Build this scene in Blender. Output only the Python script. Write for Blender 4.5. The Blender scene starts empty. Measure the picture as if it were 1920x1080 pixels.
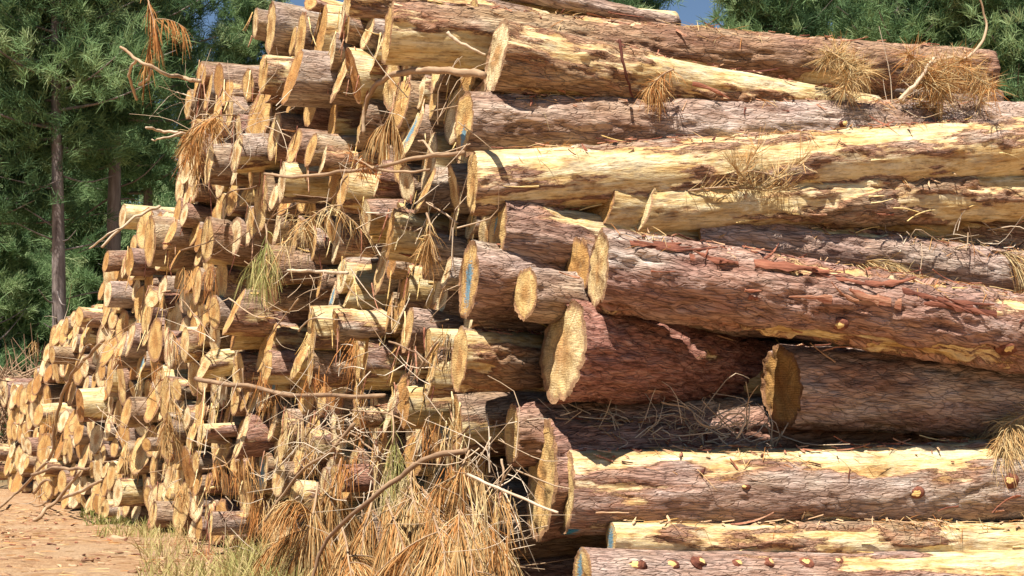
import bpy, math, random
import numpy as np
from mathutils import Vector, Matrix, Quaternion
from mathutils.bvhtree import BVHTree
random.seed(7)
RNG = np.random.default_rng(7)
S = bpy.context.scene
C = S.collection
R = math.radians

# ------------------------------------------------------------------ camera frame
F, HX, HY, EYE = 3000.0, 960.0, 810.0, 1.25          # focal length and horizon in photo pixels, eye height in metres
YAW = R(25)                                          # the logs run to the right and 25 degrees away
AX = Vector((math.cos(YAW), math.sin(YAW), 0)); BX = Vector((-math.sin(YAW), math.cos(YAW), 0))
U0 = 4.528                                           # where the wall of log ends stands along the log axis
VPX = HX + F / math.tan(YAW)

def at(px, py, z):
    return Vector(((px - HX) / F * z, z, EYE + (HY - py) / F * z))
def wall_z(px, u=0.0):
    return (U0 + u) / (AX.x * (px - HX) / F + AX.y)
def atw(px, py, off=0.0):                            # a point on the wall of log ends, `off` metres in front of it
    return at(px, py, wall_z(px, -off))
def layer_z(px, s):                                  # depth of a pixel column on a layer of logs at distance s
    return s / (BX.y + BX.x * (px - HX) / F)

# ------------------------------------------------------------------ noise
def _hash(ix, iy, iz, seed):
    h = (ix * 374761393 + iy * 668265263 + iz * 2147483647 + seed * 144665) & 0xFFFFFFFF
    h = ((h ^ (h >> 13)) * 1274126177) & 0xFFFFFFFF
    h = ((h ^ (h >> 15)) * 2246822519) & 0xFFFFFFFF
    return ((h ^ (h >> 16)) & 0xFFFFFF) / float(0xFFFFFF)
def vnoise(p, seed=0):
    i = np.floor(p).astype(np.int64); f = p - i; f = f * f * (3 - 2 * f)
    x, y, z = i[:, 0], i[:, 1], i[:, 2]
    o = np.zeros(len(p))
    for dx in (0, 1):
        wx = f[:, 0] if dx else 1 - f[:, 0]
        for dy in (0, 1):
            wy = f[:, 1] if dy else 1 - f[:, 1]
            for dz in (0, 1):
                wz = f[:, 2] if dz else 1 - f[:, 2]
                o += wx * wy * wz * _hash(x + dx, y + dy, z + dz, seed)
    return o
def fbm(p, seed=0, octs=4):
    o = np.zeros(len(p)); a = 0.5; t = 0
    for k in range(octs):
        o += a * vnoise(p * 2 ** k + 17.3 * k, seed + k); t += a; a *= 0.55
    return o / t
def sstep(a, b, x):
    t = np.clip((x - a) / (b - a), 0, 1); return t * t * (3 - 2 * t)

# ------------------------------------------------------------------ mesh helpers
class MB:
    """collects verts / quads / tris plus point attributes, links them as ONE mesh object"""
    def __init__(s): s.v = []; s.f = []; s.n = 0; s.att = {}; s.mi = []
    def add(s, v, f, mi=0, **att):
        v = np.asarray(v, float).reshape(-1, 3)
        s.v.append(v)
        for q in f if isinstance(f, list) else [f]:
            q = np.asarray(q, np.int64)
            if len(q): s.f.append(q + s.n); s.mi.append(np.full(len(q), mi))
        for k, a in att.items():
            a = np.asarray(a, float)
            if a.ndim == 0: a = np.full(len(v), float(a))
            s.att.setdefault(k, []).append((s.n, a))
        s.n += len(v)
    def mesh(s, name, mats, smooth=True):
        me = bpy.data.meshes.new(name)
        V = np.concatenate(s.v); me.vertices.add(len(V)); me.vertices.foreach_set('co', V.ravel().astype(np.float32))
        loops = np.concatenate([q.ravel() for q in s.f]); tot = np.concatenate([np.full(len(q), q.shape[1]) for q in s.f])
        me.loops.add(len(loops)); me.loops.foreach_set('vertex_index', loops.astype(np.int32))
        me.polygons.add(len(tot)); st = np.concatenate([[0], np.cumsum(tot)[:-1]])
        me.polygons.foreach_set('loop_start', st.astype(np.int32)); me.polygons.foreach_set('loop_total', tot.astype(np.int32))
        me.polygons.foreach_set('material_index', np.concatenate(s.mi).astype(np.int32))
        me.polygons.foreach_set('use_smooth', np.full(len(tot), smooth, bool))
        for k, lst in s.att.items():
            vec = lst[0][1].ndim == 2
            A = np.zeros((len(V), 3) if vec else len(V))
            for o, a in lst: A[o:o + len(a)] = a
            at_ = me.attributes.new(k, 'FLOAT_VECTOR' if vec else 'FLOAT', 'POINT')
            at_.data.foreach_set('vector' if vec else 'value', A.ravel().astype(np.float32))
        me.update(); me.validate()
        for m in mats if isinstance(mats, (list, tuple)) else [mats]: me.materials.append(m)
        return me
    def build(s, name, mats, parent=None, smooth=True, loc=None):
        o = bpy.data.objects.new(name, s.mesh(name, mats, smooth)); C.objects.link(o)
        if parent: o.parent = parent
        if loc is not None: o.location = loc
        return o
def tag(o, label=None, cat=None, group=None, kind=None):
    if label: o['label'] = label
    if cat: o['category'] = cat
    if group: o['group'] = group
    if kind: o['kind'] = kind
    return o
def empty(name, loc):
    o = bpy.data.objects.new(name, None); o.location = loc; o.empty_display_size = 0.2; C.objects.link(o); return o

def grid_faces(nr, ns, close=True):
    i = np.arange(nr - 1)[:, None]; j = np.arange(ns if close else ns - 1)[None, :]
    j2 = (j + 1) % ns
    return np.stack(np.broadcast_arrays(i * ns + j, i * ns + j2, (i + 1) * ns + j2, (i + 1) * ns + j), -1).reshape(-1, 4)
def resample(pts, n):
    """Catmull-Rom through the points"""
    P = np.asarray([tuple(p) for p in pts], float)
    if len(P) == 2: return P[0] + (P[1] - P[0]) * np.linspace(0, 1, n)[:, None]
    Q = np.vstack([2 * P[0] - P[1], P, 2 * P[-1] - P[-2]])
    t = np.linspace(0, len(P) - 1 - 1e-6, n); i = t.astype(int); f = (t - i)[:, None]
    a, b, c, d = Q[i], Q[i + 1], Q[i + 2], Q[i + 3]
    return 0.5 * (2 * b + (c - a) * f + (2 * a - 5 * b + 4 * c - d) * f ** 2 + (3 * b - a - 3 * c + d) * f ** 3)
def tube(mb, pts, r0, r1, sides=6, flat=1.0, wob=0.0, cap=True, tone=0.5, roll=0.0):
    P = np.asarray([tuple(p) for p in pts], float); n = len(P)
    T = np.gradient(P, axis=0); T /= np.linalg.norm(T, axis=1)[:, None] + 1e-12
    up = np.array([0, 0, 1.0]) if abs(T[0, 2]) < 0.9 else np.array([1.0, 0, 0])
    N = np.zeros((n, 3)); N[0] = np.cross(T[0], up); N[0] /= np.linalg.norm(N[0])
    for i in range(1, n):
        q = N[i - 1] - T[i] * (N[i - 1] @ T[i]); N[i] = q / (np.linalg.norm(q) + 1e-12)
    B = np.cross(T, N)
    a = np.linspace(0, 2 * np.pi, sides, endpoint=False) + roll
    r = (r0 + (r1 - r0) * np.linspace(0, 1, n))
    if wob: r = r * (1 + wob * (RNG.random(n) - 0.5) * 2)
    ca, sa = np.cos(a), np.sin(a) * flat
    if roll:   # turn the flattened section, not only its start
        a0 = a - roll; x, y = np.cos(a0), np.sin(a0) * flat
        ca, sa = x * math.cos(roll) - y * math.sin(roll), x * math.sin(roll) + y * math.cos(roll)
    V = P[:, None] + r[:, None, None] * (ca[None, :, None] * N[:, None] + sa[None, :, None] * B[:, None])
    f = [grid_faces(n, sides)]
    if cap:
        k = np.arange(sides)[None]
        f += [k[:, ::-1].copy(), k + (n - 1) * sides]
    L = np.concatenate([[0], np.cumsum(np.linalg.norm(np.diff(P, axis=0), axis=1))])
    lc = np.stack([np.repeat(L, sides), np.tile(ca, n) * np.repeat(r, sides), np.tile(sa, n) * np.repeat(r, sides)], -1) + RNG.random(3) * 20
    mb.add(V.reshape(-1, 3), f, lc=lc, tone=tone)
def needles(mb, base, dirs, length, width, droop=0.5, tone=0.5):
    """flat two-piece strips; base and dirs are (N,3)"""
    n = len(base)
    if n == 0: return
    d = dirs / (np.linalg.norm(dirs, axis=1)[:, None] + 1e-9)
    L = length * (0.7 + 0.6 * RNG.random(n))[:, None]
    side = np.cross(d, RNG.normal(size=(n, 3))); side /= np.linalg.norm(side, axis=1)[:, None] + 1e-9
    w = side * width * 0.5
    g = np.array([0, 0, -1.0]) * droop
    m = base + d * L * 0.5 + g * L * 0.12
    e = base + d * L * 0.92 + g * L * 0.45
    V = np.stack([base - w, base + w, m + w, m - w, e + w * .3, e - w * .3], 1)
    k = np.arange(n)[:, None] * 6
    f = np.concatenate([k + np.array([[0, 1, 2, 3]]), k + np.array([[3, 2, 4, 5]])])
    tn = np.repeat(tone if np.ndim(tone) else np.full(n, tone), 6) if True else 0
    mb.add(V.reshape(-1, 3), f, tone=np.asarray(tn))

# ------------------------------------------------------------------ materials
def new_mat(name):
    m = bpy.data.materials.new(name); m.use_nodes = True
    nt = m.node_tree; nt.nodes.clear()
    out = nt.nodes.new('ShaderNodeOutputMaterial'); b = nt.nodes.new('ShaderNodeBsdfPrincipled')
    nt.links.new(b.outputs[0], out.inputs[0])
    b.inputs['Roughness'].default_value = 0.85
    b.inputs['Specular IOR Level'].default_value = 0.25
    return m, nt, b, out
class NT:
    def __init__(s, nt): s.nt = nt
    def n(s, t, **kw):
        o = s.nt.nodes.new(t)
        for k, v in kw.items(): setattr(o, k, v)
        return o
    def l(s, a, b): s.nt.links.new(a, b)
    def attr(s, name): return s.n('ShaderNodeAttribute', attribute_name=name)
    def scale(s, v, sc, off=(0, 0, 0)):
        m = s.n('ShaderNodeMapping'); m.inputs['Scale'].default_value = sc; m.inputs['Location'].default_value = off
        s.l(v, m.inputs['Vector']); return m.outputs[0]
    def noise(s, v, sc, det=4, rough=0.6, dist=0.0):
        o = s.n('ShaderNodeTexNoise'); o.inputs['Scale'].default_value = sc; o.inputs['Detail'].default_value = det
        o.inputs['Roughness'].default_value = rough; o.inputs['Distortion'].default_value = dist
        s.l(v, o.inputs['Vector']); return o.outputs['Fac']
    def ramp(s, fac, stops, interp='LINEAR'):
        o = s.n('ShaderNodeValToRGB'); e = o.color_ramp; e.interpolation = interp
        while len(e.elements) < len(stops): e.elements.new(0.5)
        for el, (p, c) in zip(e.elements, stops):
            el.position = p; el.color = (*c, 1) if len(c) == 3 else c
        s.l(fac, o.inputs[0]); return o.outputs[0]
    def math(s, op, a, b=None, c=None, clamp=False):
        o = s.n('ShaderNodeMath', operation=op, use_clamp=clamp)
        for i, x in enumerate((a, b, c)):
            if x is None: continue
            if isinstance(x, (int, float)): o.inputs[i].default_value = x
            else: s.l(x, o.inputs[i])
        return o.outputs[0]
    def mix(s, fac, a, b, mode='MIX'):
        o = s.n('ShaderNodeMix', data_type='RGBA', blend_type=mode)
        for i, x in ((0, fac), (6, a), (7, b)):
            if isinstance(x, (int, float)): o.inputs[i].default_value = x
            elif isinstance(x, tuple): o.inputs[i].default_value = (*x, 1)
            else: s.l(x, o.inputs[i])
        return o.outputs[2]
    def bump(s, h, dist, strength=1.0, prev=None):
        o = s.n('ShaderNodeBump'); o.inputs['Distance'].default_value = dist; o.inputs['Strength'].default_value = strength
        s.l(h, o.inputs['Height'])
        if prev: s.l(prev, o.inputs['Normal'])
        return o.outputs[0]

def bark_material():
    m, nt, b, out = new_mat('log_bark'); T = NT(nt)
    lc = T.attr('lc').outputs['Vector']; strip = T.attr('strip').outputs['Fac']; tone = T.attr('tone').outputs['Fac']
    red = T.attr('red').outputs['Fac']; blue = T.attr('blue').outputs['Fac']
    st = T.scale(lc, (0.17, 1, 1)); st2 = T.scale(lc, (0.13, 1, 1))
    # bark: grey mauve plates, brown furrows
    n1 = T.noise(st, 9, 5, 0.65); n2 = T.noise(st, 34, 5, 0.7, 0.4); n3 = T.noise(lc, 2.2, 3)
    grey = T.ramp(n1, [(0.30, (.21, .13, .10)), (0.45, (.44, .32, .255)), (0.58, (.60, .485, .405)), (0.72, (.73, .64, .56))])
    brown = T.ramp(n1, [(0.30, (.17, .09, .045)), (0.50, (.42, .27, .145)), (0.70, (.60, .46, .28))])
    t2 = T.math('ADD', T.math('MULTIPLY', tone, 0.9), T.math('MULTIPLY', T.math('SUBTRACT', n3, 0.44), 2.2))
    bark = T.mix(T.math('SMOOTHSTEP' if False else 'MULTIPLY', t2, 1.0, clamp=True), grey, brown)
    redc = T.ramp(n2, [(0.3, (.15, .050, .035)), (0.5, (.38, .170, .120)), (0.7, (.54, .32, .25))])
    bark = T.mix(red, bark, redc)
    fv = T.n('ShaderNodeTexVoronoi', feature='DISTANCE_TO_EDGE'); fv.inputs['Scale'].default_value = 42
    wv = T.n('ShaderNodeVectorMath', operation='ADD'); T.l(st, wv.inputs[0])
    nw = T.n('ShaderNodeTexNoise'); nw.inputs['Scale'].default_value = 14; nw.inputs['Detail'].default_value = 3; T.l(st, nw.inputs['Vector'])
    sc = T.n('ShaderNodeVectorMath', operation='SCALE'); sc.inputs['Scale'].default_value = 0.09; T.l(nw.outputs['Color'], sc.inputs[0]); T.l(sc.outputs[0], wv.inputs[1])
    T.l(wv.outputs[0], fv.inputs['Vector'])
    fis = T.ramp(fv.outputs['Distance'], [(0.0, (0, 0, 0)), (0.10, (1, 1, 1))])
    fisn = T.ramp(n2, [(0.36, (.45, .37, .33)), (0.50, (1, 1, 1))])
    bark = T.mix(0.65, bark, fisn, 'MULTIPLY')
    bark = T.mix(T.math('MULTIPLY', T.math('SUBTRACT', 1.0, fis), 0.28), bark, (.09, .05, .035))
    # bare wood: cream to ochre, streaked along the grain, stained
    w1 = T.noise(st2, 15, 5, 0.7, 0.6); w2 = T.noise(st2, 60, 4, 0.7); w3 = T.noise(T.scale(lc, (0.55, 1, 1)), 5, 5, 0.7)
    wood = T.ramp(w1, [(0.28, (.40, .20, .06)), (0.40, (.63, .42, .165)), (0.52, (.78, .61, .31)), (0.70, (.87, .78, .54))])
    wood = T.mix(T.ramp(w3, [(0.50, (0, 0, 0)), (0.68, (1, 1, 1))]), wood, T.ramp(w2, [(0.3, (.16, .075, .025)), (0.6, (.50, .27, .09))]))
    wood = T.mix(T.ramp(w3, [(0.30, (1, 1, 1)), (0.40, (0, 0, 0))]), wood, T.ramp(w2, [(0.3, (.64, .46, .20)), (0.6, (.88, .80, .56))]))
    wood = T.mix(0.8, wood, T.ramp(w2, [(0.34, (.45, .36, .28)), (0.48, (1, 1, 1))]), 'MULTIPLY')
    w4 = T.noise(T.scale(lc, (0.4, 1, 1)), 8, 5, 0.75)
    wood = T.mix(T.ramp(w4, [(0.50, (0, 0, 0)), (0.64, (.7, .7, .7))]), wood, T.ramp(w2, [(0.3, (.22, .16, .10)), (0.6, (.48, .40, .28))]))
    # mask with a torn edge
    e = T.math('ADD', strip, T.math('MULTIPLY', T.math('SUBTRACT', T.noise(st, 22, 5, 0.75), 0.5), 0.9))
    mk = T.ramp(e, [(0.485, (0, 0, 0)), (0.52, (1, 1, 1))])
    edge = T.ramp(e, [(0.34, (0, 0, 0)), (0.47, (1, 1, 1)), (0.53, (1, 1, 1)), (0.60, (0, 0, 0))])
    col = T.mix(mk, bark, wood)
    col = T.mix(T.math('MULTIPLY', edge, 0.62), col, T.ramp(n2, [(0.35, (.20, .060, .030)), (0.6, (.50, .235, .12))]))
    col = T.mix(T.ramp(T.math('ADD', blue, T.math('SUBTRACT', n2, 0.5)), [(0.45, (0, 0, 0)), (0.6, (1, 1, 1))]), col, (.045, .23, .36))
    T.l(col, b.inputs['Base Color'])
    hb = T.math('ADD', T.math('MULTIPLY', n2, 0.6), T.math('MULTIPLY', n1, 0.7))
    hb = T.math('ADD', hb, T.math('MULTIPLY', fis, 0.25))
    hw = T.math('ADD', T.math('MULTIPLY', w2, 0.35), T.math('MULTIPLY', w3, 0.25))
    mh = T.n('ShaderNodeMix', data_type='FLOAT'); T.l(mk, mh.inputs[0]); T.l(hb, mh.inputs[2]); T.l(hw, mh.inputs[3])
    T.l(T.bump(mh.outputs[0], 0.042, 1.0), b.inputs['Normal'])
    return m
def cut_material():
    m, nt, b, out = new_mat('sawn_wood'); T = NT(nt)
    lc = T.attr('lc').outputs['Vector']; tone = T.attr('tone').outputs['Fac']; rr = T.attr('rim').outputs['Fac']
    blue = T.attr('blue').outputs['Fac']; rd = T.attr('rad').outputs['Fac']
    n1 = T.noise(lc, 6, 4, 0.6); n2 = T.noise(T.scale(lc, (1, 1, 4.0)), 28, 4, 0.7, 0.3); n3 = T.noise(lc, 45, 3, 0.7)
    base = T.ramp(T.math('ADD', tone, T.math('MULTIPLY', T.math('SUBTRACT', n1, 0.5), 0.7)),
                  [(0.05, (.48, .23, .07)), (0.36, (.65, .39, .135)), (0.64, (.74, .52, .22)), (0.95, (.84, .69, .41))])
    wv = T.n('ShaderNodeMath', operation='SINE'); T.l(T.math('ADD', T.math('MULTIPLY', rd, 270.0), T.math('MULTIPLY', n1, 9.0)), wv.inputs[0])
    ring = T.ramp(wv.outputs[0], [(0.0, (.62, .52, .42)), (0.7, (1, 1, 1))])
    col = T.mix(T.ramp(T.math('ADD', rr, T.math('MULTIPLY', T.math('SUBTRACT', n1, 0.5), 0.5)), [(0.22, (.75, .75, .75)), (0.50, (0, 0, 0))]), base, (.50, .245, .075))
    col = T.mix(0.30, col, ring, 'MULTIPLY')
    col = T.mix(0.8, col, T.ramp(n2, [(0.34, (.50, .40, .29)), (0.47, (1, 1, 1)), (0.70, (1.1, 1.08, 1.02))]), 'MULTIPLY')
    col = T.mix(T.ramp(T.noise(lc, 10, 5, 0.7), [(0.56, (0, 0, 0)), (0.70, (.75, .75, .75))]), col, (.40, .27, .13))
    sp = T.n('ShaderNodeSeparateXYZ'); T.l(T.attr('pc').outputs['Vector'], sp.inputs[0])
    sw = T.math('SINE', T.math('ADD', T.math('MULTIPLY', sp.outputs[2], 400.0), T.math('MULTIPLY', T.noise(lc, 5, 3), 16.0)))
    col = T.mix(T.math('MULTIPLY', T.ramp(T.noise(lc, 4, 2), [(.42, (0, 0, 0)), (.55, (1, 1, 1))]), .55), col, T.ramp(sw, [(.0, (.58, .48, .38)), (.55, (1, 1, 1))]), 'MULTIPLY')
    an = T.math('ARCTAN2', sp.outputs[2], sp.outputs[1]); cb = T.n('ShaderNodeCombineXYZ')
    T.l(T.math('MULTIPLY', T.math('COSINE', an), 2.2), cb.inputs[0]); T.l(T.math('MULTIPLY', T.math('SINE', an), 2.2), cb.inputs[1]); T.l(T.math('ADD', T.math('MULTIPLY', tone, 37.0), T.math('MULTIPLY', rd, 1.5)), cb.inputs[2])
    ck = T.math('ABSOLUTE', T.math('SUBTRACT', T.noise(cb.outputs[0], 1.0, 2, .5), .5))
    col = T.mix(T.math('MULTIPLY', T.ramp(ck, [(.0, (1, 1, 1)), (.022, (0, 0, 0))]), .6), col, (.20, .10, .04))
    rim = T.ramp(T.math('ADD', rr, T.math('MULTIPLY', T.math('SUBTRACT', n3, 0.5), 0.25)), [(0.82, (0, 0, 0)), (0.90, (1, 1, 1))])
    col = T.mix(T.math('MULTIPLY', rim, 0.85), col, T.ramp(n3, [(0.35, (.13, .055, .03)), (0.6, (.36, .19, .10))]))
    col = T.mix(T.ramp(T.math('ADD', blue, T.math('MULTIPLY', T.math('SUBTRACT', n2, 0.5), 1.7)), [(0.42, (0, 0, 0)), (0.56, (.8, .8, .8))]), col, (.075, .27, .38))
    T.l(col, b.inputs['Base Color'])
    h = T.math('ADD', T.math('MULTIPLY', n2, 0.7), T.math('MULTIPLY', n3, 0.3))
    T.l(T.bump(h, 0.014, 0.9), b.inputs['Normal'])
    return m
def simple_mat(name, stops, scale=12, stretch=(0.2, 1, 1), bump=0.004, transl=0.0, use_tone=True, vec='lc', tone_gain=1.0):
    """colour from noise + a per-piece tone attribute"""
    m, nt, b, out = new_mat(name); T = NT(nt)
    if vec == 'lc': v = T.attr('lc').outputs['Vector']
    else: v = T.n('ShaderNodeTexCoord').outputs['Object']
    n1 = T.noise(T.scale(v, stretch), scale, 4, 0.65)
    if use_tone: fac = T.math('ADD', T.math('MULTIPLY', T.math('SUBTRACT', n1, 0.5), 0.8), T.math('MULTIPLY', T.attr('tone').outputs['Fac'], tone_gain))
    else: fac = n1
    col = T.ramp(fac, stops); T.l(col, b.inputs['Base Color'])
    if bump: T.l(T.bump(n1, bump), b.inputs['Normal'])
    if transl:
        tr = T.n('ShaderNodeBsdfTranslucent'); T.l(col, tr.inputs[0])
        mx = T.n('ShaderNodeMixShader'); mx.inputs[0].default_value = transl
        T.l(b.outputs[0], mx.inputs[1]); T.l(tr.outputs[0], mx.inputs[2]); T.l(mx.outputs[0], out.inputs[0])
    return m
M_BARK = bark_material(); M_CUT = cut_material()
M_STICK = simple_mat('dry_branch', [(0.1, (.17, .095, .055)), (0.4, (.40, .26, .15)), (0.65, (.56, .42, .28)), (0.9, (.66, .54, .40))], 14)
M_FLAKE = simple_mat('torn_bark', [(0.1, (.10, .030, .018)), (0.4, (.34, .125, .070)), (0.65, (.50, .27, .16)), (0.95, (.64, .44, .24))], 18, bump=.02)
M_SPLINT = simple_mat('torn_wood', [(0.1, (.48, .25, .08)), (0.5, (.72, .50, .19)), (0.9, (.84, .70, .40))], 18, bump=.02)
M_NEEDLE = simple_mat('dead_needles', [(0.0, (.26, .085, .025)), (0.35, (.46, .19, .052)), (0.6, (.56, .32, .12)), (0.95, (.64, .49, .25))], 3, (1, 1, 1), 0, 0.15, vec='obj')
M_GREENDL = simple_mat('fading_needles', [(0.0, (.10, .13, .03)), (0.5, (.28, .28, .08)), (1.0, (.52, .44, .18))], 3, (1, 1, 1), 0, 0.2, vec='obj')
M_GRASS = simple_mat('grass_blades', [(0.0, (.09, .13, .025)), (0.4, (.20, .22, .055)), (0.7, (.42, .36, .13)), (1.0, (.60, .47, .22))], 2, (1, 1, 1), 0, 0.25, vec='obj')
M_PINE = simple_mat('pine_needles', [(0.0, (.06, .115, .05)), (0.35, (.17, .27, .11)), (0.7, (.32, .43, .19)), (1.0, (.48, .55, .28))], 1.3, (1, 1, 1), 0, 0.4, vec='obj')
M_TRUNK = simple_mat('pine_trunk', [(0.25, (.09, .065, .055)), (0.5, (.21, .165, .145)), (0.75, (.33, .28, .25))], 9, (0.15, 1, 1), 0.03, use_tone=False)
# ------------------------------------------------------------------ logs
XS_LOW = [0, .02, .06, .12, .2, .3, .42, .56, .75, 1.0, 1.4, 2.0, 2.8, 3.8, 5.0]
def log_geo(L, r0, r1, segs, xs, n, seed, tone, st=(0, 0, 0), red=0.0, blue=None, bark=0.014, rings=5, rough=1.0, bend=0.0, flare=0.0, rimblue=0.0, tseed=None, blobs=()):
    """local frame: sawn end at the origin, trunk along +x, z up.  Returns (barrel, cut) = (verts, faces, attrs)"""
    g = np.random.default_rng(seed); off = g.random(3) * 40
    xs = np.asarray(xs, float); xs = np.append(xs[xs < L - .05], L); m = len(xs)
    a = np.linspace(0, 2 * np.pi, segs, endpoint=False)
    ca, sa = np.cos(a), np.sin(a)
    X = np.repeat(xs, segs); CA = np.tile(ca, m); SA = np.tile(sa, m)
    t = X / L; rad = r0 + (r1 - r0) * t + flare * np.exp(-X / 0.45)
    ov = 1 + 0.05 * np.cos(2 * (np.tile(a, m) - g.random() * 6.28))
    Q = np.stack([X * 0.55, CA * rad * 2.2, SA * rad * 2.2], -1) + off
    s = fbm(Q, seed, 4)
    s2 = fbm(np.stack([X * 1.6, CA * rad * 7, SA * rad * 7], -1) + off + 5, seed + 11, 3)
    strip = 0.5 + (s - 0.5) * (1.5 if segs > 60 else 2.2) + (s2 - .5) * 1.35 - 0.32 + st[0] + (st[3] * (t - .35) if len(st) > 3 else 0) + st[1] * SA + st[2] * np.maximum(0, -SA)
    for bt, ba, bx, bw_ in blobs:
        da = (np.degrees(np.tile(a, m)) - ba + 180) % 360 - 180
        strip = strip + .75 * np.exp(-((X - bt * L) / bx) ** 2 - (da / bw_) ** 2)
    lump = fbm(np.stack([X * 0.9, CA * rad * 3, SA * rad * 3], -1) + off + 9, seed + 5, 3) - 0.5
    rr = rad * ov * (1 + 0.16 * lump * rough)
    if bark:
        bk = 1 - sstep(0.44, 0.56, strip + (fbm(np.stack([X * 6, CA * rad * 16, SA * rad * 16], -1) + off, seed + 8, 3) - 0.5) * 0.5)
        q = fbm(np.stack([X * 7, CA * rad * 24, SA * rad * 24], -1) + off, seed + 9, 4)
        plates = 1 - np.abs(2 * q - 1) * 2.2
        rr = rr + bk * bark * (1.05 + 1.7 * (q - .5) * 2 + 0.35 * plates) + (1 - bk) * bark * 0.45 * (q - 0.5) * 2
    Y = CA * rr; Z = SA * rr + bend * 4 * t * (1 - t)
    fall = np.maximum(0, 1 - X / 0.9)
    sh = -(n[1] * Y + n[2] * Z) / n[0] * fall
    Xf = X + sh
    Xf[:segs] += g.normal(size=segs) * r0 * 0.013
    V = np.stack([Xf, Y, Z], -1)
    lc = np.stack([X, CA * rad, SA * rad], -1) + off
    bl = np.zeros(len(X))
    if rimblue: bl = rimblue * np.exp(-X / 0.10) * sstep(0.1, -0.5, SA) * (CA > -.6)
    k = np.arange(segs)[None] + (m - 1) * segs
    barrel = (V, [grid_faces(m, segs), k], dict(lc=lc, strip=strip, tone=np.full(len(X), tone), red=np.full(len(X), float(red)) * sstep(.35, .6, s + .1), blue=bl))
    # the sawn end
    E = V[:segs]; cen = E.mean(0); fr = np.linspace(1, 0, rings + 1)[:-1] ** 0.85
    fr[0] = 1
    Ec = E.copy(); Ec[:, 0] = -(n[1] * E[:, 1] + n[2] * E[:, 2]) / n[0]; cen = Ec.mean(0)
    P = cen + (Ec - cen)[None] * fr[:, None, None]; P[0] = E
    P = P.reshape(-1, 3)
    P[segs:, 0] += (fbm(P[segs:] * 9 + off, seed + 3, 3) - 0.5) * 0.05 * r0 / .2
    P = np.vstack([P, cen[None]])
    rim = np.append(np.repeat(fr, segs), 0) * (1.0 if st[0] < .25 else 0.93)
    radl = np.linalg.norm(P[:, 1:] - cen[1:] * .8, axis=1)
    b = np.zeros(len(P))
    if blue:
        by, bz, bs = blue; d = np.hypot((P[:, 1] / r0 - by) / bs, (P[:, 2] / r0 - bz) / (bs * 1.7)); b = np.clip(1.1 - d, 0, 1) * 0.85
    kk = np.arange(segs); ck = np.full(segs, len(P) - 1)
    tri = np.stack([(rings - 1) * segs + kk, (rings - 1) * segs + (kk + 1) % segs, ck], -1)
    tn = tone if tseed is None else tseed
    cut = (P, [grid_faces(rings, segs), tri], dict(lc=P + off, tone=np.full(len(P), tn), rim=rim, blue=b, rad=radl, pc=P - cen))
    # faces of the cut look outwards (-x)
    cut[1][0] = cut[1][0]; 
    return barrel, cut
def frame(d):
    x = Vector(d).normalized(); z = Vector((0, 0, 1)); y = z.cross(x).normalized(); z = x.cross(y)
    return Matrix((x, y, z)).transposed()
def face_normal(px, ratio, pitch):
    al = math.atan((px - HX) / F)
    psi = math.asin(max(.04, min(.96, ratio))) - al
    psi = max(YAW - R(30), min(YAW + R(42), psi))
    return Vector((-math.cos(psi) * math.cos(pitch), -math.sin(psi) * math.cos(pitch), math.sin(pitch)))
def put_log(name, geo, M3, loc, label=None, group=None, cat='log'):
    bar, cut = geo
    mb = MB(); mb.add(bar[0], bar[1], **bar[2]); o = mb.build(name, M_BARK)
    o.matrix_world = Matrix.Translation(loc) @ M3.to_4x4()
    tag(o, label, cat, group)
    mb = MB(); mb.add(cut[0], cut[1], **cut[2]); c = mb.build('cut_end', M_CUT, o)
    return o, c
def surf_pt(geo, segs, x, ang):
    """a point of the barrel near axial x and angle (0 = local +y, 90 = up), with its outward direction"""
    V = geo[0][0]; j = int(round(ang / 360 * segs)) % segs
    i = int(np.argmin(np.abs(V[j::segs, 0] - x))); p = V[i * segs + j]
    return p, np.array([0, math.cos(R(ang)), math.sin(R(ang))])

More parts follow.
